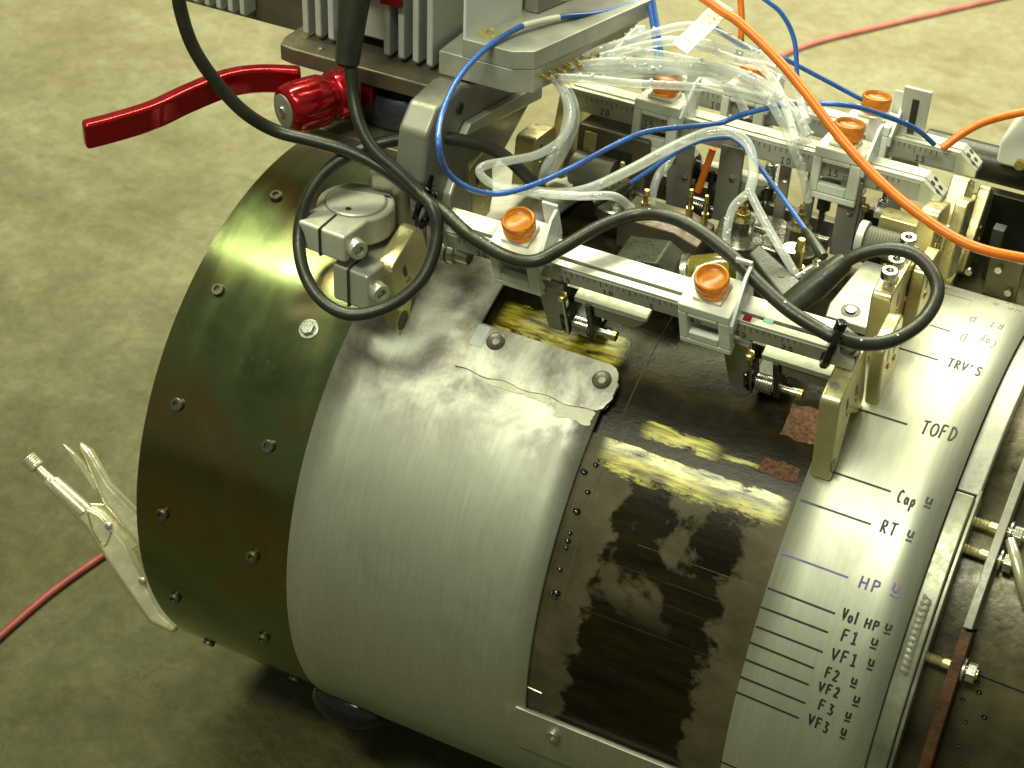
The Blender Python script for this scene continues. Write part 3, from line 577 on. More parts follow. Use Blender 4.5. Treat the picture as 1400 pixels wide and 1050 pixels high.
# ================================================================ scanner frame: link plates
LG = 'gold link plates of the scanner chain'
def link(th, x0, b0, b1, n0, n1, label, slots=2, lean=0.0, wd=13.0, mat='gold', hole=True):
    t = T('link_plate', label, 'link plate', frame(th, x0, (b0+b1)/2, n0), rad(90-th), LG, local=True)
    L_ = b1 - b0; H_ = n1 - n0; c = 8.0
    # profile in (b, n), origin at middle of the base, top corners rounded, front leg leaning forward
    def corner(cx, cy_, a0, a1, rr): return [(cx + rr*math.cos(rad(a0+(a1-a0)*k/4)), cy_ + rr*math.sin(rad(a0+(a1-a0)*k/4))) for k in range(5)]
    poly = [(-L_/2 - lean, 0)] + corner(-L_/2 + c*.6, H_ - c*.6, 180, 90, c*.6) + corner(L_/2 - c, H_ - c, 90, 0, c) + [(L_/2, H_*.25), (L_/2 - 6, 0)]
    if lean: poly += [(-L_/2 + L_*.45, H_*.42), (-L_/2 - lean + 14, 4)]
    t.part('plate', MB().prism(poly, 0, wd, 'x'), M[mat], bev=1.4)
    for k in range(slots):
        b = -L_/2 + L_*(.30 + .34*k); z = H_*(.72 - .10*k)
        t.part('slot', MB().prism([(b-1.6, z-5), (b+1.6, z-5), (b+2.2, z), (b+1.6, z+5), (b-1.6, z+5), (b-2.2, z)], wd-.4, wd+.15, 'x'), M['dark'])
        t.part('rivet', MB().lathe([(2.6, 0), (2.6, .8), (1.6, 1.3), (.1, 1.3)], (wd-.2, b + 1.5, z-11), (1, 0, 0), 10), M['brass'])
    return t
# right-hand row, from the front up and over
l1 = link(70, 228.6, -46, 2, -4, 62, 'gold link plate with forward leg under the right end of the front bar', 2, 13)
l1.part('hole', MB().lathe([(4.5, 0), (4.5, .3), (.1, .3)], (13, -32, 12), (1, 0, 0), 14), M['dark'])
l1.part('top_screw', MB().lathe([(3.0, 0), (3.0, .4), (1.8, .5), (1.7, .1)], (5, -12, 66), (0, 0, 1), 12), M['alud'])
link(76, 241.8, -22, 16, -1, 52, 'narrow gold outer link between the front bar link and the screwed link', 2, 0, 9)
l2 = link(84, 228.6, -22, 40, 6, 58, 'gold link plate carrying three socket screws behind the black cable loop', 2)
for b in (-10, 3, 28):
    l2.part('socket_screw', MB().lathe([(3.2, 0), (3.2, 5), (5.2, 5), (5.4, 5.4), (5.4, 10.2), (4.9, 10.8), (2.7, 10.8), (2.6, 8)], (6.5, b-9, 52), (0, 0, 1), 16), M['steel'])
link(93, 241.8, -20, 20, 4, 50, 'narrow gold outer link under the orange cable', 1, 0, 9)
link(104, 228.6, -18, 20, 8, 66, 'gold link plate under the right end of the middle bar', 2)
link(113, 241.8, -16, 16, 10, 66, 'narrow gold outer link just behind the middle bar end', 2, 0, 9)
link(121, 228.6, -18, 16, 10, 78, 'gold link plate between the middle and the rear bar ends', 2)
link(130, 241.8, -16, 16, 14, 80, 'narrow gold outer link below the rear bar end', 2, 0, 9)
link(139, 232.0, -16, 16, 10, 84, 'rearmost gold link plate of the right-hand row', 2)
# left-hand row
l4 = link(68, -78.5, -36, 6, -6, 56, 'gold link plate inside the black cable loop at the split clamp', 1, 10)
l4.part('hole', MB().lathe([(7, 0), (7, .3), (.1, .3)], (13, -26, 12), (1, 0, 0), 16), M['dark'])
l4.part('hole_rim', MB().lathe([(8.6, 0), (8.6, .5), (7.2, .5), (7.2, .1)], (13, -26, 12), (1, 0, 0), 18), M['brass'])
link(83, -66, -18, 14, 10, 66, 'gold link plate under the blue wire loop', 1)
link(96, -52, -16, 20, 12, 56, 'gold block with two small screws below the silver bracket', 1, 0, 16)
link(108, -48, -16, 14, 10, 78, 'gold rounded link by the clear tube elbow', 1, 0, 14)
link(117, -46, -14, 14, 14, 70, 'gold link plate in shadow under the left end of the middle bar', 1)

# ================================================================ probe bars with scales
def bar(th, x0, x1, b0, b1, n0, n1, label, digits, tall):
    t = T('probe_bar', label, 'probe bar', frame(th, x0, (b0+b1)/2, n0), rad(90-th), 'slotted probe bars across the scanner', local=True)
    L_ = x1-x0; w_ = (b1-b0)/2; h = n1-n0; ch = 14
    # top profile: right end cut at a slope
    prof = [(0, 0), (L_, 0), (L_, h*.35), (L_-ch, h), (0, h)]
    s1 = w_*.30
    t.part('bar_body', MB().prism(prof, -w_, -w_ + 2*w_*.24, 'y').prism(prof, -w_ + 2*w_*.36, w_, 'y'), M['alub'], bev=.5)
    t.part('slot_floor', MB().prism([(0, .6), (L_-1, .6), (L_-1, h*.3), (L_-ch-1, h-4.5), (0, h-4.5)], -w_ + 2*w_*.24 - .1, -w_ + 2*w_*.36 + .1, 'y'), M['dark'])
    ru = t.part('ruler', MB().box(4, L_-ch-2, -w_-.7, -w_-.02, 1.5, h-2.5), M['rule'])
    mb = MB()
    for k in range(int((L_-40)/4)):
        x = 14 + 4*k; hh = 5.5 if k % 5 == 0 else 3.2
        mb.box(x-.22, x+.22, -w_-.85, -w_-.65, h-3-hh, h-3)
    t.part('graduation', mb, M['ink'], parent=ru, kind='stuff')
    for k, dg in enumerate(digits):
        x = 30 + k*(L_-70)/max(1, len(digits)-1)
        pl = lambda u, v, x=x, dg=dg: Vector((x + (u-.5)*4.2*len(dg), -w_-.75, 2.2 + v*4.6))
        t.part('numeral', write(dg, 0, 0, 0, 0, 0, pl, .32), M['ink'], parent=ru)
    ends = t.part('end_holes', MB(), M['dark']) if False else None
    for (bb, zz) in ((-.45, .25), (.30, .25), (-.1, .25)):
        t.part('end_hole', MB().lathe([(1.7, 0), (1.7, .35), (.1, .35)], (L_-.1, bb*w_, h*.18), (1, 0, 0), 10), M['dark'])
    sl_ = math.atan2(h*.65, ch)
    for (bb, f_) in ((-.5, .3), (.25, .3), (-.15, .65), (.6, .65)):
        px = L_ - ch*f_; pz = h*.35 + h*.65*f_
        t.part('end_hole', MB().lathe([(2.0, -.1), (2.0, .35), (.1, .35)], (px, bb*w_, pz), (math.sin(sl_), 0, math.cos(sl_)), 10), M['dark'])
    return t
b1_ = bar(70, -38, 240, -21, -1, 63, 80, 'front slotted aluminium bar with ruler carrying two amber knob clamps', ['25', '20', '15', '10', '5', '10', '15', '20'], 1)
b2_ = bar(95, -40, 236, 49.5, 69.5, 58, 74, 'middle slotted aluminium bar under the clear tubes and orange cable', ['20', '15', '10', '5', '10', '15', '20'], 0)
b3_ = bar(95, -20, 240, 141, 161, 45, 61, 'rear aluminium ruler bar behind the other two bars', ['15', '10', '5', '0', '5', '10', '15'], 0)
b1_.part('end_bolt', MB().lathe([(6.2, 0), (6.2, 4), (5.6, 4.6), (2.8, 4.6), (2.6, 2.4)], (272, 0, 12), (.35, 0, .9), 16).lathe([(8.2, -1), (8.2, 0), (.1, 0)], (272, 0, 12), (.35, 0, .9), 18), M['steel'])
b1_.part('chrome_bolt', MB().lathe([(5, -8), (5, 0), (8.4, 0), (8.4, 4), (6, 4), (6, 14), (.1, 14)], (-2, 0, -17), (1, 0, 0), 14).lathe([(9.6, -4), (9.6, -1.6), (.1, -1.6)], (-2, 0, -17), (1, 0, 0), 14), M['steel'])
b1_.part('red_chip', MB().box(208, 213, -9.6, -4.6, 17, 17.3), M['redk'])
b1_.part('teal_chip', MB().box(220, 226, -6, -3.2, 17, 17.3), simple('teal_ink', (.18, .38, .36), 0, .4))

# clamps with amber knobs
CG = 'white probe clamps with amber knobs'
def make_clamp(label):
    t = T('probe_clamp', label, 'probe clamp', (0, 0, 0), 0, CG, local=True)
    b = MB().box(-17, 17, -17, 13, 0.4, 8).box(-17, -11, -17, -11.2, -25, .4).box(9, 17, -17, -11.2, -25, .4).box(-11, 9, -17, -11.2, -3, .4).box(-11, 9, -17, -11.2, -25, -18)
    b.box(-17, 17, -17, 13, -30, -25).box(-17, 17, 10.6, 13, -25, .4)
    t.part('clamp_body', b, M['white'], bev=1.1)
    t.part('nut_plate', MB().box(-10, 9, -11, 8, 8.2, 10.6), M['white'], bev=.8)
    t.part('side_fin', MB().prism([(-18, -6), (-18, 2), (6, 21), (15, 22), (15, -6)], 17.2, 19.6, 'x'), M['fin'], bev=.5)
    t.part('back_fin', MB().box(8, 19, 15.2, 17.2, -4, 24), M['fin'], bev=.5)
    kn = t.part('knob', MB().lathe([(7.0, 10.6), (7.4, 12.4), (9.8, 13.2), (10.7, 14.8), (10.7, 17.0), (10.3, 17.6), (10.8, 18.4), (10.9, 22.2), (10.2, 23.6), (9.2, 23.9), (8.4, 23.2), (7.8, 21.4), (5.5, 20.4), (.1, 20.0)], (0, -2, 0), (0, 0, 1), 28), M['amber'])
    return t.o
def put(o, th, x, b, n): o.location = frame(th, x, b, n) * K; o.rotation_euler = (rad(90-th), 0, 0)
c0 = make_clamp('white clamp with amber knob on the front bar, nearest the black cable tie')
put(c0, 70, 18, -11, 80)
for (th, x, b, n, lb) in ((70, 148, -11, 80, 'white windowed clamp with amber knob on the front bar, inside the black cable bend'),
                          (95, 30, 59.5, 74, 'white clamp on the middle bar with its knob half hidden by clear tubes'),
                          (95, 164, 59.5, 74, 'white windowed clamp on the middle bar crossed by the orange cable'),
                          (95, 64, 151, 61, 'white clamp on the rear bar behind the arching clear tubes'),
                          (95, 158, 151, 61, 'white clamp on the rear bar where a blue wire ends')):
    c = copy_tree(c0); c['label'] = lb; put(c, th, x, b, n)

# spring-loaded probe holders hanging from the clamps
HG = 'spring-loaded probe holders'
def make_holder(label):
    t = T('probe_holder', label, 'probe holder', (0, 0, 0), 0, HG, local=True)
    t.part('bracket', MB().prism([(8, 55), (26, 55), (26, 30), (22, 26), (22, 8), (12, 8)], -21, -17, 'y'), M['alud'], bev=.6)
    t.part('bracket_screw', MB().lathe([(2.8, 0), (2.8, 2), (1.4, 2), (1.3, .8)], (12, -21, 49), (0, -1, 0), 12), M['steel'])
    yo = t.part('yoke', MB().box(23, 27, -20, -6, 6, 32).box(41, 45, -20, -6, 8, 44).box(23, 45, -10, -6, 30, 44).box(24, 44, -10, 6, 2, 8), M['dark'], bev=.8)
    for z in (12, 22): t.part('yoke_screw', MB().lathe([(2.2, 0), (2.2, 1.4), (.1, 1.8)], (25, -20, z), (0, -1, 0), 10), M['blackg'], parent=yo)
    t.part('pin', MB().lathe([(2.4, 0), (2.4, 34), (3.2, 34), (3.2, 38), (.1, 38)], (18, -15, 13), (1, 0, 0), 12), M['steel'])
    t.part('brass_end', MB().lathe([(3.6, 0), (3.6, 3), (1.6, 3.6), (.1, 3.6)], (56, -15, 13), (1, 0, 0), 12), M['brass'])
    h = [(29 + 11*k/84, -15 + 5.4*math.cos(k*.5236), 13 + 5.4*math.sin(k*.5236)) for k in range(85)]
    t.part('spring', MB().tube(h, .85, 6), M['steel'])
    t.part('spring_core', MB().lathe([(4.4, 0), (4.4, 12), (.1, 12)], (29, -15, 13), (1, 0, 0), 14), M['alud'])
    t.part('adjusting_rod', MB().tube([(27.5, -23, 10), (27.5, -23, 50)], .9, 8), M['steel'])
    t.part('rod_nut', MB().lathe([(3.4, 0), (3.4, 4), (2.2, 4.6), (.1, 4.6)], (27.5, -23, 48), (0, 0, 1), 6, False), M['brass'], bev=.3)
    t.part('arm', MB().prism([(33, 42), (80, 42), (84, 44), (84, 47), (33, 47)], -18, -8, 'y'), M['alub'], bev=.5)
    t.part('arm_side', MB().prism([(46, 32), (74, 32), (83, 41.8), (46, 41.8)], -17.5, -8.5, 'y'), M['alud'], bev=.4)
    return t.o
h0 = make_holder('spring-loaded probe holder under the left clamp of the front bar')
put(h0, 70, 20, 0, 0)
h1 = copy_tree(h0); h1['label'] = 'spring-loaded probe holder under the right clamp of the front bar'; put(h1, 70, 148, 0, 0)
h2 = copy_tree(h0); h2['label'] = 'probe holder under the left clamp of the middle bar'; put(h2, 95, 32, 70, -5)
h3 = copy_tree(h0); h3['label'] = 'probe holder under the right clamp of the middle bar'; put(h3, 95, 160, 70, -5)

# probes, wedges and fittings between the bars
def block_thing(name, label, cat, th, x, b, n, parts, group=None):
    t = T(name, label, cat, frame(th, x, b, n), rad(90-th), group, local=True)
    for p in parts: t.part(*p[:3], **(p[3] if len(p) > 3 else {}))
    return t
def fitting(x, b, z, h=14, r=3.4): return MB().lathe([(r*.7, 0), (r*.7, 2), (r, 2), (r, h*.45), (r*.62, h*.45), (r*.62, h*.8), (r*.8, h*.8), (r*.5, h), (.1, h)], (x, b, z), (0, 0, 1), 12)
pa = block_thing('probe_wedge', 'brown steel probe block with brass nipples behind the front bar', 'probe', 88, 66, 22, 0,
    [('wedge', MB().prism([(-30, 0), (30, 0), (30, 18), (12, 24), (-30, 24)], -16, 16, 'y'), M['brown'], dict(bev=1)),
     ('nipple', fitting(-16, 0, 23, 18), M['brass']), ('nipple', fitting(14, 6, 21, 26, 2.6), M['brass']), ('nipple', fitting(24, 10, 17, 26, 2.4), M['brass']),
     ('side_screw', MB().lathe([(3, 0), (3, 2), (.1, 2)], (0, -16, 10), (0, -1, 0), 12), M['brass'])])
pb = block_thing('probe_wedge', 'dark green-black probe wedge behind the front bar under the cable bend', 'probe', 80, 84, -2, 0,
    [('wedge', MB().prism([(-26, 0), (18, 0), (18, 30), (4, 40), (-26, 34)], -12, 14, 'y'), M['dark'], dict(bev=1.5)),
     ('rust_edge', MB().box(-40, -24, -14, -10, 8, 16), M['rust'])])
pc = block_thing('amber_housing', 'glossy amber plastic housing between the black wedge and the right knob', 'probe', 80, 118, 6, 0,
    [('dome', MB().lathe([(.1, -18), (13, -17), (16, -10), (16.5, 8), (14, 16), (.1, 19)], (0, 0, 22), (.85, .25, .2), 24), M['amberd']),
     ('collar', MB().lathe([(17.2, -16), (17.6, -12), (16, -11), (.1, -11)], (0, 0, 22), (.85, .25, .2), 24), M['steel'])])
pd = block_thing('probe_wedge', 'olive black probe block plugged by the thick cable connector', 'probe', 86, 163, -18, 4,
    [('wedge', MB().slab([(-24, 10, 0), (-22, 24, 0), (22, -6, 0), (23, -24, 0), (14, -26, 0)], (0, 0, 1), 38), M['dark'], dict(bev=2)),
     ('dimple', MB().lathe([(2.2, 0), (2.2, .4), (.1, .4)], (4, -4, 38), (0, 0, 1), 12), M['rubber'])])
cable_pts = [Vector(p) for p in DATA['black_signal']]
pe = block_thing('cover_plate', 'pale grey steel cover plate with a bored hole beside the right links', 'plate', 84, 212, 26, 10,
    [('plate', MB().prism([(-14, -34), (14, -34), (15, 24), (8, 34), (-10, 34), (-16, -20)], 0, 7, 'z'), M['rule'], dict(bev=1.2)),
     ('bore', MB().lathe([(6.5, 0), (6.5, .35), (.1, .35)], (-1, -22, 7), (0, 0, 1), 20), M['dark']), ('bore_pin', MB().lathe([(3.5, 0), (3.4, 1.6), (.1, 2)], (-1, -22, 7), (0, 0, 1), 16), M['steel']),
     ('pale_reflection', MB().prism([(-6, -2), (6, -4), (8, 4), (-4, 6)], 7.05, 7.3, 'z'), M['lite'])])  # bluish-white reflection painted as a pale patch on the plate
pf = block_thing('coax_connector', 'small silver coaxial connector on a brass fitting at the blue wire end', 'connector', 88, 182, -4, 30,
    [('shell', MB().lathe([(3.4, 0), (3.4, 6), (4.2, 6), (4.2, 16), (6.2, 16), (6.2, 22), (.1, 22)], (-9, -13, 2), (.62, .72, .3), 14), M['steel']),
     ('brass_post', fitting(-14, 6, -20, 40, 5), M['brass']), ('collar', MB().lathe([(7, 0), (7, 5), (.1, 5)], (-20, 10, 4), (0, 0, 1), 14), M['steel'])])
for i, (x, b, w_, hh, lb) in enumerate(((60, 46, 12, 62, 'dark grey upright strap by the clear tube fitting'), (88, 64, 17, 60, 'grey upright strap behind the brass nipples'),
        (176, 62, 15, 60, 'dark grey upright strap under the right clamp of the middle bar'), (122, 84, 8, 60, 'slim upright strap seen past the Y-shaped tube'), (140, 92, 7, 60, 'slim olive upright strap next to the blue wire'), (205, 70, 9, 56, 'upright strap next to the knurled roller'))):
    block_thing('upright_strap', lb, 'bracket', 92, x, b, 0, [('strap', MB().box(-w_/2, w_/2, -2, 2, 0, hh), M['alud'], dict(bev=.6)), ('strap_screw', MB().lathe([(2.2, 0), (2.2, 1.4), (.1, 1.8)], (w_*.15, -2, hh*.6), (0, -1, 0), 10), M['steel'])], 'upright straps below the middle bar')
block_thing('knurled_roller', 'knurled grey roller between the cover plate and the orange cable', 'roller', 92, 212, 34, 34,
    [('drum', MB().lathe([(9, -14), (10, -13)] + [(10 if k % 2 else 9.4, -13 + k) for k in range(26)] + [(10, 13), (.1, 13)], (0, 0, 0), (1, 0, 0), 24), M['alud']), ('rim', MB().lathe([(12, -19), (12, -14), (.1, -14)], (0, 0, 0), (1, 0, 0), 24), M['greyp']),
     ('gold_block', MB().box(-10, 16, 10, 26, -4, 14), M['gold'], dict(bev=1))])
for i, (x, b, th, lb) in enumerate(((112, 30, 92, 'round grey transducer with brass nut below the tube fork'), (150, 40, 92, 'round grey transducer with brass nut left of the silver connector'), (20, 30, 92, 'round grey transducer in shadow under the middle bar'))):
    block_thing('transducer', lb, 'probe', th, x, b, 0, [('housing', MB().lathe([(13, 0), (17, 2), (17, 10), (16, 11), (9, 11.5), (9, 26), (.1, 26)], (0, 0, 0), (0, 0, 1), 24), M['steel']), ('nut', MB().lathe([(6, 26), (6, 31), (.1, 31)], (0, 0, 0), (0, 0, 1), 6, False), M['brass'], dict(bev=.4)), ('stem', fitting(0, 0, 31, 12, 3), M['brass']),
        ('side_arm', MB().box(-18, 18, 14, 18, 4, 14), M['steel'], dict(bev=.6))], 'transducers between the bars')
block_thing('gearbox', 'dark oily gearbox with bronze face in shadow left of the middle clamp', 'gearbox', 95, -4, 58, 0,
    [('case', MB().box(-22, 34, -20, 20, 0, 54), M['brown'], dict(bev=2)), ('window', MB().box(-2, 22, -20.6, -19.9, 30, 42), M['dark'], dict(bev=.5)), ('bronze_face', MB().box(-16, -6, -21, -19.9, 8, 50), M['gold'], dict(bev=.5)),
     ('face_screw', MB().lathe([(3, 0), (3, 2), (.1, 2)], (-11, -21, 34), (0, -1, 0), 12), M['steel']), ('drum', MB().lathe([(12, -20), (13, -19), (13, 12), (.1, 12)], (0, -24, 22), (1, 0, 0), 20), M['alud'])])

block_thing('reflector_plate', 'curved polished silver plate below the tube fork', 'plate', 95, 118, 40, 6, [('plate', MB().prism([(-24, -22), (26, -26), (30, 10), (10, 26), (-20, 24), (-30, 4)], 0, 5, 'z'), M['steel'], dict(bev=1.5))])
block_thing('cross_rail', 'dark grey cross rail low behind the middle bar', 'rail', 95, 100, 96, -14, [('beam', MB().box(-138, 128, -5, 5, 0, 20), M['alud'], dict(bev=1))] + [('beam_screw', MB().lathe([(3, 0), (3, 2.4), (1.4, 2.4), (1.3, 1)], (x_, -5, 11), (0, -1, 0), 12), M['steel']) for x_ in (-120, -70, -20, 30, 80)])
for i, (x, b_, n_, lb) in enumerate(((44, 100, 6, 'left black cable gland on the cross rail'), (100, 104, 6, 'black cable gland on the cross rail behind the orange wire'), (190, 96, 6, 'black cable gland on the cross rail near the knurled roller'))):
    block_thing('cable_gland', lb, 'gland', 95, x, b_, n_, [('gland', MB().lathe([(9, 0), (9, 8), (7, 9), (7, 20), (5, 24), (.1, 24)], (0, 0, 0), (0, -.3, 1), 18), M['dark']), ('ring', MB().lathe([(9.6, 6), (9.6, 8.4), (.1, 8.4)], (0, 0, 0), (0, -.3, 1), 18), M['brass'])], 'cable glands on the cross rail')
for i, (x, b_, lb) in enumerate(((78, 84, 'slim steel rod left of the orange wire'), (110, 76, 'slim steel rod behind the tube fork'), (150, 84, 'slim steel rod beside the blue wire'), (196, 66, 'slim steel rod left of the knurled roller'))):
    block_thing('guide_rod', lb, 'rod', 95, x, b_, 0, [('rod', MB().lathe([(2.6, 0), (2.6, 58), (.1, 58)], (0, 0, 0), (0, 0, 1), 12), M['steel']), ('collar', MB().lathe([(5, 18), (5, 26), (.1, 26)], (0, 0, 0), (0, 0, 1), 14), M['dark']), ('spring', MB().tube([(4.2*math.cos(k*.6), 4.2*math.sin(k*.6), 27 + k*.16) for k in range(120)], .7, 5), M['bolt'])], 'guide rods below the middle bar')

# ================================================================ drive unit
du = T('drive_unit', 'grey finned drive unit with red lever and knob standing over the left of the pipe', 'drive unit', (-110, 0, 330))
du.part('base_plate', MB().prism([(-192, -67), (-182, -69), (-64, -69), (-64, 40), (-190, 60), (-196, -55)], 331, 343, 'z'), M['brown'], bev=1.6)
du.part('plate_screw', MB().lathe([(3.6, 0), (3.6, .8), (1.8, .8), (1.6, .2)], (-165, -60, 343), (0, 0, 1), 12), M['steel'])
du.part('upper_plate', MB().prism([(-79, -51), (-26, -51), (-14, -44), (15, 58), (-79, 58)], 343.3, 360, 'z'), M['rule'], bev=.8)
up2 = du.part('top_flange', MB().prism([(-62, -51.4), (-25.5, -51.4), (-13, -44), (20, 70), (-46, 70), (-46, 4)], 360.2, 373, 'z'), M['rule'], bev=.8)
du.part('corner_block', MB().prism([(-30, -51), (-13, -43.6), (-11, -34), (-28, -36)], 343.4, 360, 'z'), M['alu'], bev=.6)
for i, x in enumerate((-181, -171, -161, -151, -141, -129, -118, -107, -96, -85.5)):
    z0 = 346 if i not in (4, 5) else 384
    if i in (3,): continue
    du.part('fin', MB().prism([(-52, z0+2), (-50, z0), (-8, z0), (-8, 470), (-52, 470)], x-2.3, x+2.3, 'x'), M['greyp'], bev=1.2)
du.part('fin_web', MB().box(-156, -122.5, -44, -9, 352, 470), M['greyp'], bev=2)
du.part('fin_back', MB().box(-184, -82, -8, 4, 343.5, 470), M['greyp'], bev=.6)
for i, x in enumerate((-292, -282, -272, -262, -252)):
    du.part('fin', MB().prism([(-24, 333), (-22, 331), (-9, 331), (-9, 470), (-24, 470)], x-2, x+2, 'x'), M['greyp'], bev=.8)
du.part('side_housing', MB().box(-330, -193, -8.5, 60, 322, 470), M['brown'], bev=1.5)
du.part('housing', MB().box(-192.5, -60, 4.5, 86, 352, 470), M['brown'], bev=2)
du.part('side_panel', MB().prism([(-63, -48.5), (-60.5, -49.3), (-45.5, 2.5), (-48, 3)], 356, 470, 'z'), M['lite'], bev=.8)
du.part('panel_body', MB().prism([(-46, 6), (-36, 6), (-6, 110), (-46, 110)], 373.3, 470, 'z'), M['alud'], bev=1)
du.part('panel_screw', MB().lathe([(3.8, 0), (3.8, 2), (1.8, 2), (1.6, .6)], (-50, -36, 373.4), (-.2, -.9, .3), 14).lathe([(7.5, -.2), (7.5, .5), (.1, .5)], (-50, -36, 373.2), (0, 0, 1), 16), M['gold'])
du.part('yellow_cap', MB().lathe([(8, 0), (8.6, 3), (8.6, 12), (6, 15), (.1, 15)], (-10, -8, 398), (0, 0, 1), 20), M['brass'])
cn = du.part('connector_plate', MB().box(-152, -111, -58, -54, 393, 430).box(-120, -104, -57, -53, 385, 430), M['redk'], bev=1.2)
for (x, z) in ((-117, 397), (-146, 401)): du.part('connector_screw', MB().lathe([(2.4, 0), (2.4, 1.6), (1.2, 1.6), (1, .6)], (x, -58, z), (0, -1, 0), 12), M['bolt'], parent=cn)
du.part('strain_relief', MB().lathe([(11.5, 44), (11, 30), (9.4, 6), (7.8, -22), (5.0, -24)], DATA['black_motor'][1], (Vector(DATA['black_motor'][0]) - Vector(DATA['black_motor'][2])), 20), M['rubber'], parent=cn)
# lever: flat bar, S-curved in plan
lp = smooth([(-247, -209, 0), (-234, -192, 0), (-222, -170, 0), (-215, -140, 0), (-206, -110, 0), (-192, -91, 0), (-170, -76, 0)], 5)
vL = []; fL = []
n = len(lp)
for i, p in enumerate(lp):
    t_ = (lp[min(i+1, n-1)] - lp[max(i-1, 0)]).normalized(); q = Vector((-t_.y, t_.x, 0)) * 5
    zt = 334 + 4*math.sin(i/n*3); hb = 18
    for a_, z in ((q, zt), (-q, zt), (-q, zt-hb), (q, zt-hb)): vL.append((p.x+a_.x, p.y+a_.y, z))
for i in range(n-1):
    for k in range(4): fL.append((i*4+k, i*4+(k+1) % 4, (i+1)*4+(k+1) % 4, (i+1)*4+k))
fL += [(3, 2, 1, 0), tuple((n-1)*4+k for k in range(4))]
du.part('lever', MB().add(vL, fL, False), M['red'], bev=2.6, seg=3, label='curved red lever')
ka = Vector((-20, -42, 0)).normalized(); ko = Vector((-137.8, -74.2, 324))
kv = []; kf = []; ns = 80; pr_ = [(9, -6), (16.4, -3), (16.8, 8), (15.6, 10), (13.6, 11), (13.6, 13), (16.0, 15), (17.2, 18), (17.6, 24), (17.4, 38), (16.2, 43), (14.2, 45.6), (11.6, 46.4)]
ku = Vector((0, 0, 1)); kw = ka.cross(ku)
for q_, (r_, z_) in enumerate(pr_):
    for k in range(ns):
        a_ = 2*math.pi*k/ns; rr = r_ - (1.1*max(0, math.cos(12*a_))**2 if 7 <= q_ <= 9 else 0)
        kv.append(ko + ka*z_ + (ku*math.cos(a_) + kw*math.sin(a_))*rr)
for q_ in range(len(pr_)-1):
    for k in range(ns): kf.append((q_*ns+k, q_*ns+(k+1) % ns, (q_+1)*ns+(k+1) % ns, (q_+1)*ns+k))
kf += [tuple(range(ns))[::-1], tuple((len(pr_)-1)*ns+k for k in range(ns))]
kn = du.part('knob', MB().add(kv, kf, True), M['red'], label='red fluted knob')
du.part('knob_cap', MB().lathe([(11.6, 44), (11.4, 47.2), (10, 47.6), (.1, 47.6)], ko, ka, 28), M['alud'], parent=kn)
du.part('cap_screw', MB().lathe([(4, 47.4), (3.6, 49), (1.8, 49.6), (.1, 49.6)], ko, ka, 14), M['steel'], parent=kn)
du.part('lower_plate', MB().prism([(-175, -84), (-60, -84), (-60, 30), (-175, 30)], 288, 298, 'z'), M['brown'], bev=1.2)
du.part('roller', MB().lathe([(38, 0), (40, 3), (39, 18), (36, 22), (.1, 22)], (-112, -26, 299), (0, 0, 1), 40), M['navy'])
du.part('red_yoke', MB().box(-130, -121, -66, -40, 312, 330.5), M['redk'], bev=1)

br = T('support_bracket', 'silver machined support bracket below the corner of the drive unit', 'bracket', (-62, -60, 260))
br.part('web', MB().prism([(-106, 330), (-92, 343), (-60, 345), (47, 307), (49, 287), (0, 262), (-30, 252), (-80, 262), (-112, 296)], -78, -56, 'x'), M['alud'], bev=3)
br.part('face_rib', MB().prism([(-66, 312), (-58, 318), (50, 300), (50, 288)], -55.8, -50, 'x'), M['alu'], bev=.8)
br.part('round_arm', MB().prism([(-101, 268), (-100, 292), (-91, 306), (-78, 300), (-70, 262), (-84, 246)], -73, -59, 'x'), M['alub'], bev=3)
br.part('inner_arm', MB().prism([(-86, 252), (-85, 276), (-76, 286), (-58, 272), (-52, 244), (-74, 236)], -58.8, -50, 'x'), M['alu'], bev=2)
br.part('bracket_screw', MB().lathe([(4.2, 0), (4.2, 1.2), (2.2, 1.2), (2, .2)], (-55.9, -64, 330), (1, 0, 0), 14), M['dark'])

# split clamp on the shaft
sc_ = T('split_clamp', 'cream machined split clamp with two socket screws gripping a round shaft', 'shaft clamp', (-112, -108, 205))
def clampring(z0, z1, ear, dx=0, dy=0, rr=26):
    c = Vector((-106 + dx, -113 + dy, 0)); pts = []
    a0, a1 = -75, 215
    poly = [(c.x + rr*math.cos(rad(a)), c.y + rr*math.sin(rad(a))) for a in range(-42, 223, 12)]
    # ears reach forward (-y); a slit runs between them
    poly += [(c.x - rr*.77, c.y - rr*.85), (c.x - rr*.8, c.y - 40), (c.x + rr*.65, c.y - 43), (c.x + rr*.73, c.y - rr*.92)]
    return MB().prism(poly, z0, z1, 'z')
sc_.part('collar', clampring(250, 270, 1), M['alub'], bev=2.2)
sc_.part('lower_collar', clampring(216, 244, 1, 20, 2, 20), M['alu'], bev=2.2)
sc_.part('shaft_end', MB().lathe([(20, 255), (20, 270.6), (19, 271.4), (.1, 271.4)], (-106, -113, 0), (0, 0, 1), 36), M['alub'])
sc_.part('shaft_groove', MB().lathe([(21.2, 269.6), (21.2, 270.25), (20.1, 270.3), (20.0, 269.6)], (-106, -113, 0), (0, 0, 1), 36), M['alud'])
sc_.part('shaft_flat', MB().prism([(-124, -106), (-88, -98), (-92, -95), (-106, -92.6), (-120, -97)], 271.5, 271.8, 'z'), M['alud'])
sc_.part('shaft_hole', MB().lathe([(2, 0), (2, .4), (.1, .4)], (-104, -126, 271.4), (0, 0, 1), 12), M['dark'])
sc_.part('slit', MB().box(-109, -107.2, -155.4, -134.5, 249.8, 270.4), M['dark'])
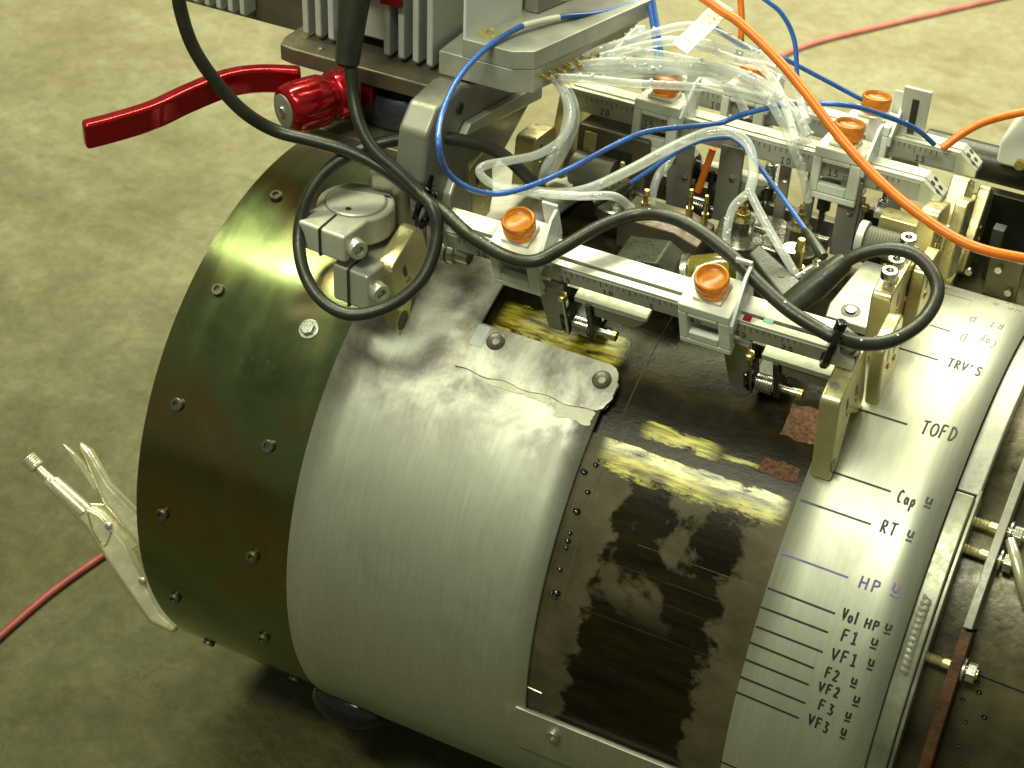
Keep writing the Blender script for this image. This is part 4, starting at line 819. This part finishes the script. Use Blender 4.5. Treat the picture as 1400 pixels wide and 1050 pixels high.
sc_.part('slit', MB().box(-89, -87.6, -154.0, -136, 215.5, 244.4), M['dark'])
for (x, y, z) in ((-87, -147, 259), (-71, -146, 230)):
    sc_.part('cap_screw', MB().lathe([(5, -4), (6.6, -3.6), (6.6, 6), (6, 6.8), (3.4, 6.8), (3.2, 3.4)], (x, y, z), (.86, -.5, .05), 18), M['alu'])
sc_.part('arm', MB().prism([(-108, -98), (-80, -92), (-78, -60), (-104, -66)], 206, 288, 'z'), M['alu'], bev=6)

# ================================================================ cables, wires, tubes
def run(name, key, r, mat, label, cat, group=None, n=7, sides=12, rs=None):
    t = T(name, label, cat, DATA[key][0], 0, group)
    p = smooth(DATA[key], n)
    mb = MB().tube(p, r, sides)
    t.part('jacket', mb, M[mat])
    return t, p
t, p = run('black_cable', 'black_signal', 4.4, 'rubber', 'thick black cable hanging from top left, along the front bar and looping at right', 'cable', 'thick black cables')
e = Vector(DATA['black_signal'][-1]); d = (Vector(DATA['black_signal'][-3]) - e).normalized()
t.part('strain_relief', MB().lathe([(8.8, -14), (9.2, -8), (9.0, 10), (8.0, 24), (7.0, 34), (5.2, 37)], e, d, 20), M['rubber'])
def drops(t, p, r, count, seed, size=(.6, 1.5)):
    rnd = random.Random(seed); mb = MB()
    for _ in range(count):
        c = rnd.choice(p); a_ = rnd.uniform(0, 6.28)
        mb.ball(c + Vector((rnd.uniform(-.6, .6), -math.cos(a_)*.6, abs(math.sin(a_))))*r, rnd.uniform(*size), .8, 7, 5)
    t.part('water_drops', mb, M['drop'], kind='stuff')
drops(t, p[60:190], 4.2, 30, 2, (.5, 1.1))
t, p = run('black_cable', 'black_motor', 4.2, 'rubber', 'black cable from the red connector that makes a big loop by the split clamp', 'cable', 'thick black cables')
def tie(key, i, label, tail):
    P = [Vector(q) for q in DATA[key]]; c = P[i]; d = (P[i+1]-P[i-1]).normalized()
    t = T('cable_tie', label, 'cable tie', c, 0, 'black cable ties')
    u = Vector((0, 0, 1)); u = (u - d*u.dot(d)).normalized(); w_ = d.cross(u)
    loop = [c + u*(13*math.cos(a*.2618) - 7) + w_*((8.6 if tail > 5 else 7.4)*math.sin(a*.2618)) for a in range(25)]
    t.part('strap', MB().tube(loop, 2.9, 8), M['blackg'])
    t.part('head', MB().lathe([(3.4, 0), (3.8, 1), (3.8, 6), (3, 7), (.1, 7)], c + u*5 , u, 10), M['blackg'], bev=.4)
    t.part('tail', MB().tube([c + u*8, c + u*(8+tail*.5) + w_*1, c + u*(8+tail)], [1.9, 1.9, 1.5], 4, False), M['blackg'])
    return t
tie('black_signal', 10, 'black cable tie bundling two cables at the left end of the front bar', 13)
tie('black_signal', 24, 'black cable tie holding the cable at the right end of the front bar', 3)
t, p = run('blue_wire', 'blue_loop', 1.9, 'blue', 'long blue wire looping beside the drive unit and on across the bars', 'wire', 'thin blue wires')
i0 = 7*3; t.part('white_sleeve', MB().tube(p[i0+1:i0+13], 2.15, 12), M['wire'])
drops(t, p[60:], 1.8, 26, 4, (.4, .9))
for key, lb in (('blue_a', 'left one of two upright blue wires beside the manifold'), ('blue_b', 'right one of two upright blue wires beside the manifold'), ('blue_arc', 'blue wire arching down from the top edge beside the orange cable'),
                ('blue_knob', 'straight blue wire running behind the orange cable to the rear clamp'), ('blue_probe', 'blue wire under the clear tube running down to a probe'), ('blue_connector', 'blue wire plugged into the small silver connector')):
    t, p = run('blue_wire', key, 1.7, 'blue', lb, 'wire', 'thin blue wires')
    if key in ('blue_probe', 'blue_connector'):
        e = Vector(DATA[key][-1]); d = (e - Vector(DATA[key][-2])).normalized()
        t.part('boot', MB().lathe([(2.2, -12), (3.2, -6), (3.6, 12), (3.2, 16), (.1, 16)], e, d, 14), M['dark'])
for key, r, lb in (('orange_main', 3.3, 'thick orange cable sweeping from the top across the bars to the right edge'), ('orange_up', 2.3, 'short orange cable rising out of frame behind the paper tag'),
                ('orange_right', 3.0, 'orange cable leaving behind the rear bar to the right edge'), ('orange_probe', 2.6, 'short orange wire dropping onto a brass nipple')):
    t, p = run('orange_cable', key, r, 'orange', lb, 'cable', 'orange cables')
    if key == 'orange_up': t.part('brass_ferrule', MB().lathe([(2.8, 0), (2.8, 16), (.1, 16)], DATA[key][-1], Vector(DATA[key][-2]) - Vector(DATA[key][-1]), 12), M['brass'])
LBT = {'tube_a': 'clear tube folded in a sharp hairpin above the left amber knob', 'tube_b': 'clear tube dropping straight from the manifold beside the hairpin tube', 'tube_main': 'clear tube arching over the middle of the scanner to the Y fork',
 'tube_fork_a': 'short left branch of the clear Y fork', 'tube_fork_b': 'long right branch of the clear Y fork ending at the black wedge', 'tube_far_a': 'clear tube arching over the middle bar and ending farthest right',
 'tube_far_b': 'clear tube crossing in front of the middle bar near its right clamp', 'tube_far_c': 'uppermost clear tube passing behind the paper tag', 'tube_drop': 'clear tube bending down at the middle bar left clamp',
 'tube_far_d': 'clear tube in the bundle arching behind the middle bar clamp', 'tube_far_e': 'short clear tube lowest in the bundle at the manifold', 'tube_far_f': 'clear tube starting at the far end of the manifold', 'tube_far_g': 'clear tube slumping lowest across the middle bar', 'tube_far_h': 'clear tube under the paper tag bending over the rear bar', 'tube_far_i': 'outermost clear tube curving toward the orange cable', 'tube_far_j': 'small clear tube loop bunched up against the manifold', 'tube_far_k': 'clear tube looping in front of the rear clamp', 'tube_c': 'clear tube hanging right of the hairpin tube', 'tube_short': 'short wet clear hose on a brass nipple beside an upright strap'}
for i, (key, lb) in enumerate(LBT.items()):
    t, p = run('clear_tube', key, 2.9 if key != 'tube_main' else 3.5, 'clear', lb, 'tube', 'clear water tubes')
    drops(t, p, 3.2, 16 if key.startswith('tube_far') else 6, 30+i, (.7, 1.7) if key.startswith('tube_far') else (.5, 1.2))
mf = T('tube_manifold', 'row of small brass hose fittings along the underside of the drive unit edge', 'manifold', (0, 0, 352))
for k in range(14):
    c = Vector((-13 + k*2.05, -34 + 7.1*k, 353)); mf.part('fitting', MB().lathe([(2.2, 0), (2.2, 5), (1.6, 5), (1.6, 9), (.1, 9)], c, (.95, -.28, -.15), 10), M['brass'])
tg = T('paper_tag', 'white paper tag folded round the orange cable', 'tag', (68, 40, 370))
tp = [Vector((61, 82.1, 377)), Vector((76.4, 72.6, 377)), Vector((75.1, -4.5, 377)), Vector((61.3, 4.3, 377))]
tg.part('paper', MB().slab(tp, (0, 0, 1), .5), M['paper'])
u0 = tp[3]; uu = tp[0] - tp[3]; vv = tp[2] - tp[3]
plc = lambda u, v: u0 + uu*(.90 - u*.80) + vv*(.25 + v*.48) + Vector((0, 0, .55))
tg.part('lettering', write('TESTED OK', 0, 0, 0, 0, 0, plc, .38, lambda p: (0, 0, 1)), M['fade'], label='faint handwritten characters')
t, p = run('floor_cable', 'pink_far', 4.2, 'pink', 'red cable painted overlit pink, lying on the floor at the upper right', 'cable', 'red cables on the floor')
t, p = run('floor_cable', 'pink_near', 3.6, 'pinkd', 'dark red cable on the floor beside the locking pliers', 'cable', 'red cables on the floor')

# ================================================================ locking pliers on the rim
VD = Vector((-.34675, .72528, -.59475))
lk = T('locking_pliers', 'nickel-plated locking pliers clamped on the lower left rim of the guide band', 'pliers', DATA['pl_lower'][6])
def shift(pts, d): return [Vector(p) + VD*d for p in pts]
lk.part('fixed_handle', MB().slab(shift(DATA['pl_lower'], -6), VD, 14), M['chrome'], bev=5.0, seg=5)
lk.part('moving_handle', MB().slab(shift(DATA['pl_upper'], -1), VD, 12), M['chrome'], bev=4.2, seg=5)
lk.part('release_lever', MB().slab(shift(DATA['pl_inner'], 1), VD, 7), M['chrome'], bev=1.4)
lk.part('web', MB().slab(shift(DATA['pl_web'], 3), VD, 5), M['chrome'], bev=1)
q = shift(DATA['pl_screw'], 0)
lk.part('barrel', MB().tube([q[0], q[1], q[2]*.98+q[1]*.02, q[2], q[2]*.7+q[3]*.3, q[3]], [3.6, 3.8, 4.2, 6.4, 7.2, 7.6], 20), M['chrome'])
lk.part('adjusting_screw', MB().lathe([(6.2, -5)] + [(6.6 if k % 2 else 6.2, -5 + k) for k in range(10)] + [(6.0, 6), (3.6, 7), (3.6, 12)], q[0], q[1]-q[0], 18), M['chrome'])
for c in shift(DATA['pl_rivet'], -6.5): lk.part('rivet', MB().lathe([(3.4, 0), (3.0, 1.2), (.1, 1.8)], c, -VD, 12), M['steel'])
lk.part('stamped_mark', MB().tube(smooth(shift(DATA['pl_mark'], -6.2), 4), .7, 6), M['brass'])

# ================================================================ far side clutter at the right edge
bp = T('black_rail', 'black round rail behind the rear bar at the right edge', 'rail', (220, 236, 225))
bp.part('rail', MB().lathe([(13, 0), (14, 1), (14, 260), (.1, 260)], (186, 236, 228), (1, 0, 0), 24), M['rubber'])
wb = T('white_cap', 'pale blue-white plastic box with bolt standing on the black rail', 'box', (262, 232, 240))
wb.part('box', MB().prism([(0, 0), (46, 0), (46, 44), (14, 44), (0, 16)], 214, 250, 'y').__class__().prism([(244, 240), (300, 240), (300, 290), (258, 290), (244, 258)], 214, 250, 'y'), M['lite'], bev=3)
wb.part('bolt', MB().lathe([(4, 0), (4, 4), (.1, 4)], (262, 213, 246), (0, -1, 0), 8), M['brass'])
sp_ = T('slotted_plate', 'upright beige plate with a slot rising behind the rear bar', 'plate', (184, 175, 250))
sp_.part('plate', MB().box(176, 196, 176, 179, 236, 302), M['alub'], bev=.6)
sp_.part('slot', MB().box(183.5, 188.5, 175.4, 176.2, 262, 294), M['dark'])
gx = T('dark_carriage', 'dark olive carriage block with posts behind the right end of the sleeve', 'carriage', (280, 150, 190))
gx.part('deck', MB().box(244, 420, 120, 210, 168, 182), M['mot'], bev=2)
gx.part('back_wall', MB().box(246, 430, 196, 206, 182, 226), M['groove'], bev=1)
for x in (262, 296, 330): gx.part('post', MB().box(x, x+9, 150, 160, 182, 224), M['rubber'], bev=1)
gx.part('plate', MB().box(268, 292, 130, 133, 182, 214), M['mot'], bev=.6)
for (x, z) in ((256, 198), (276, 206), (286, 190), (312, 186)): gx.part('bolt', MB().lathe([(2.6, 0), (2.6, 3), (.1, 3)], (x, 129, z), (0, -1, 0), 10), M['steel'])
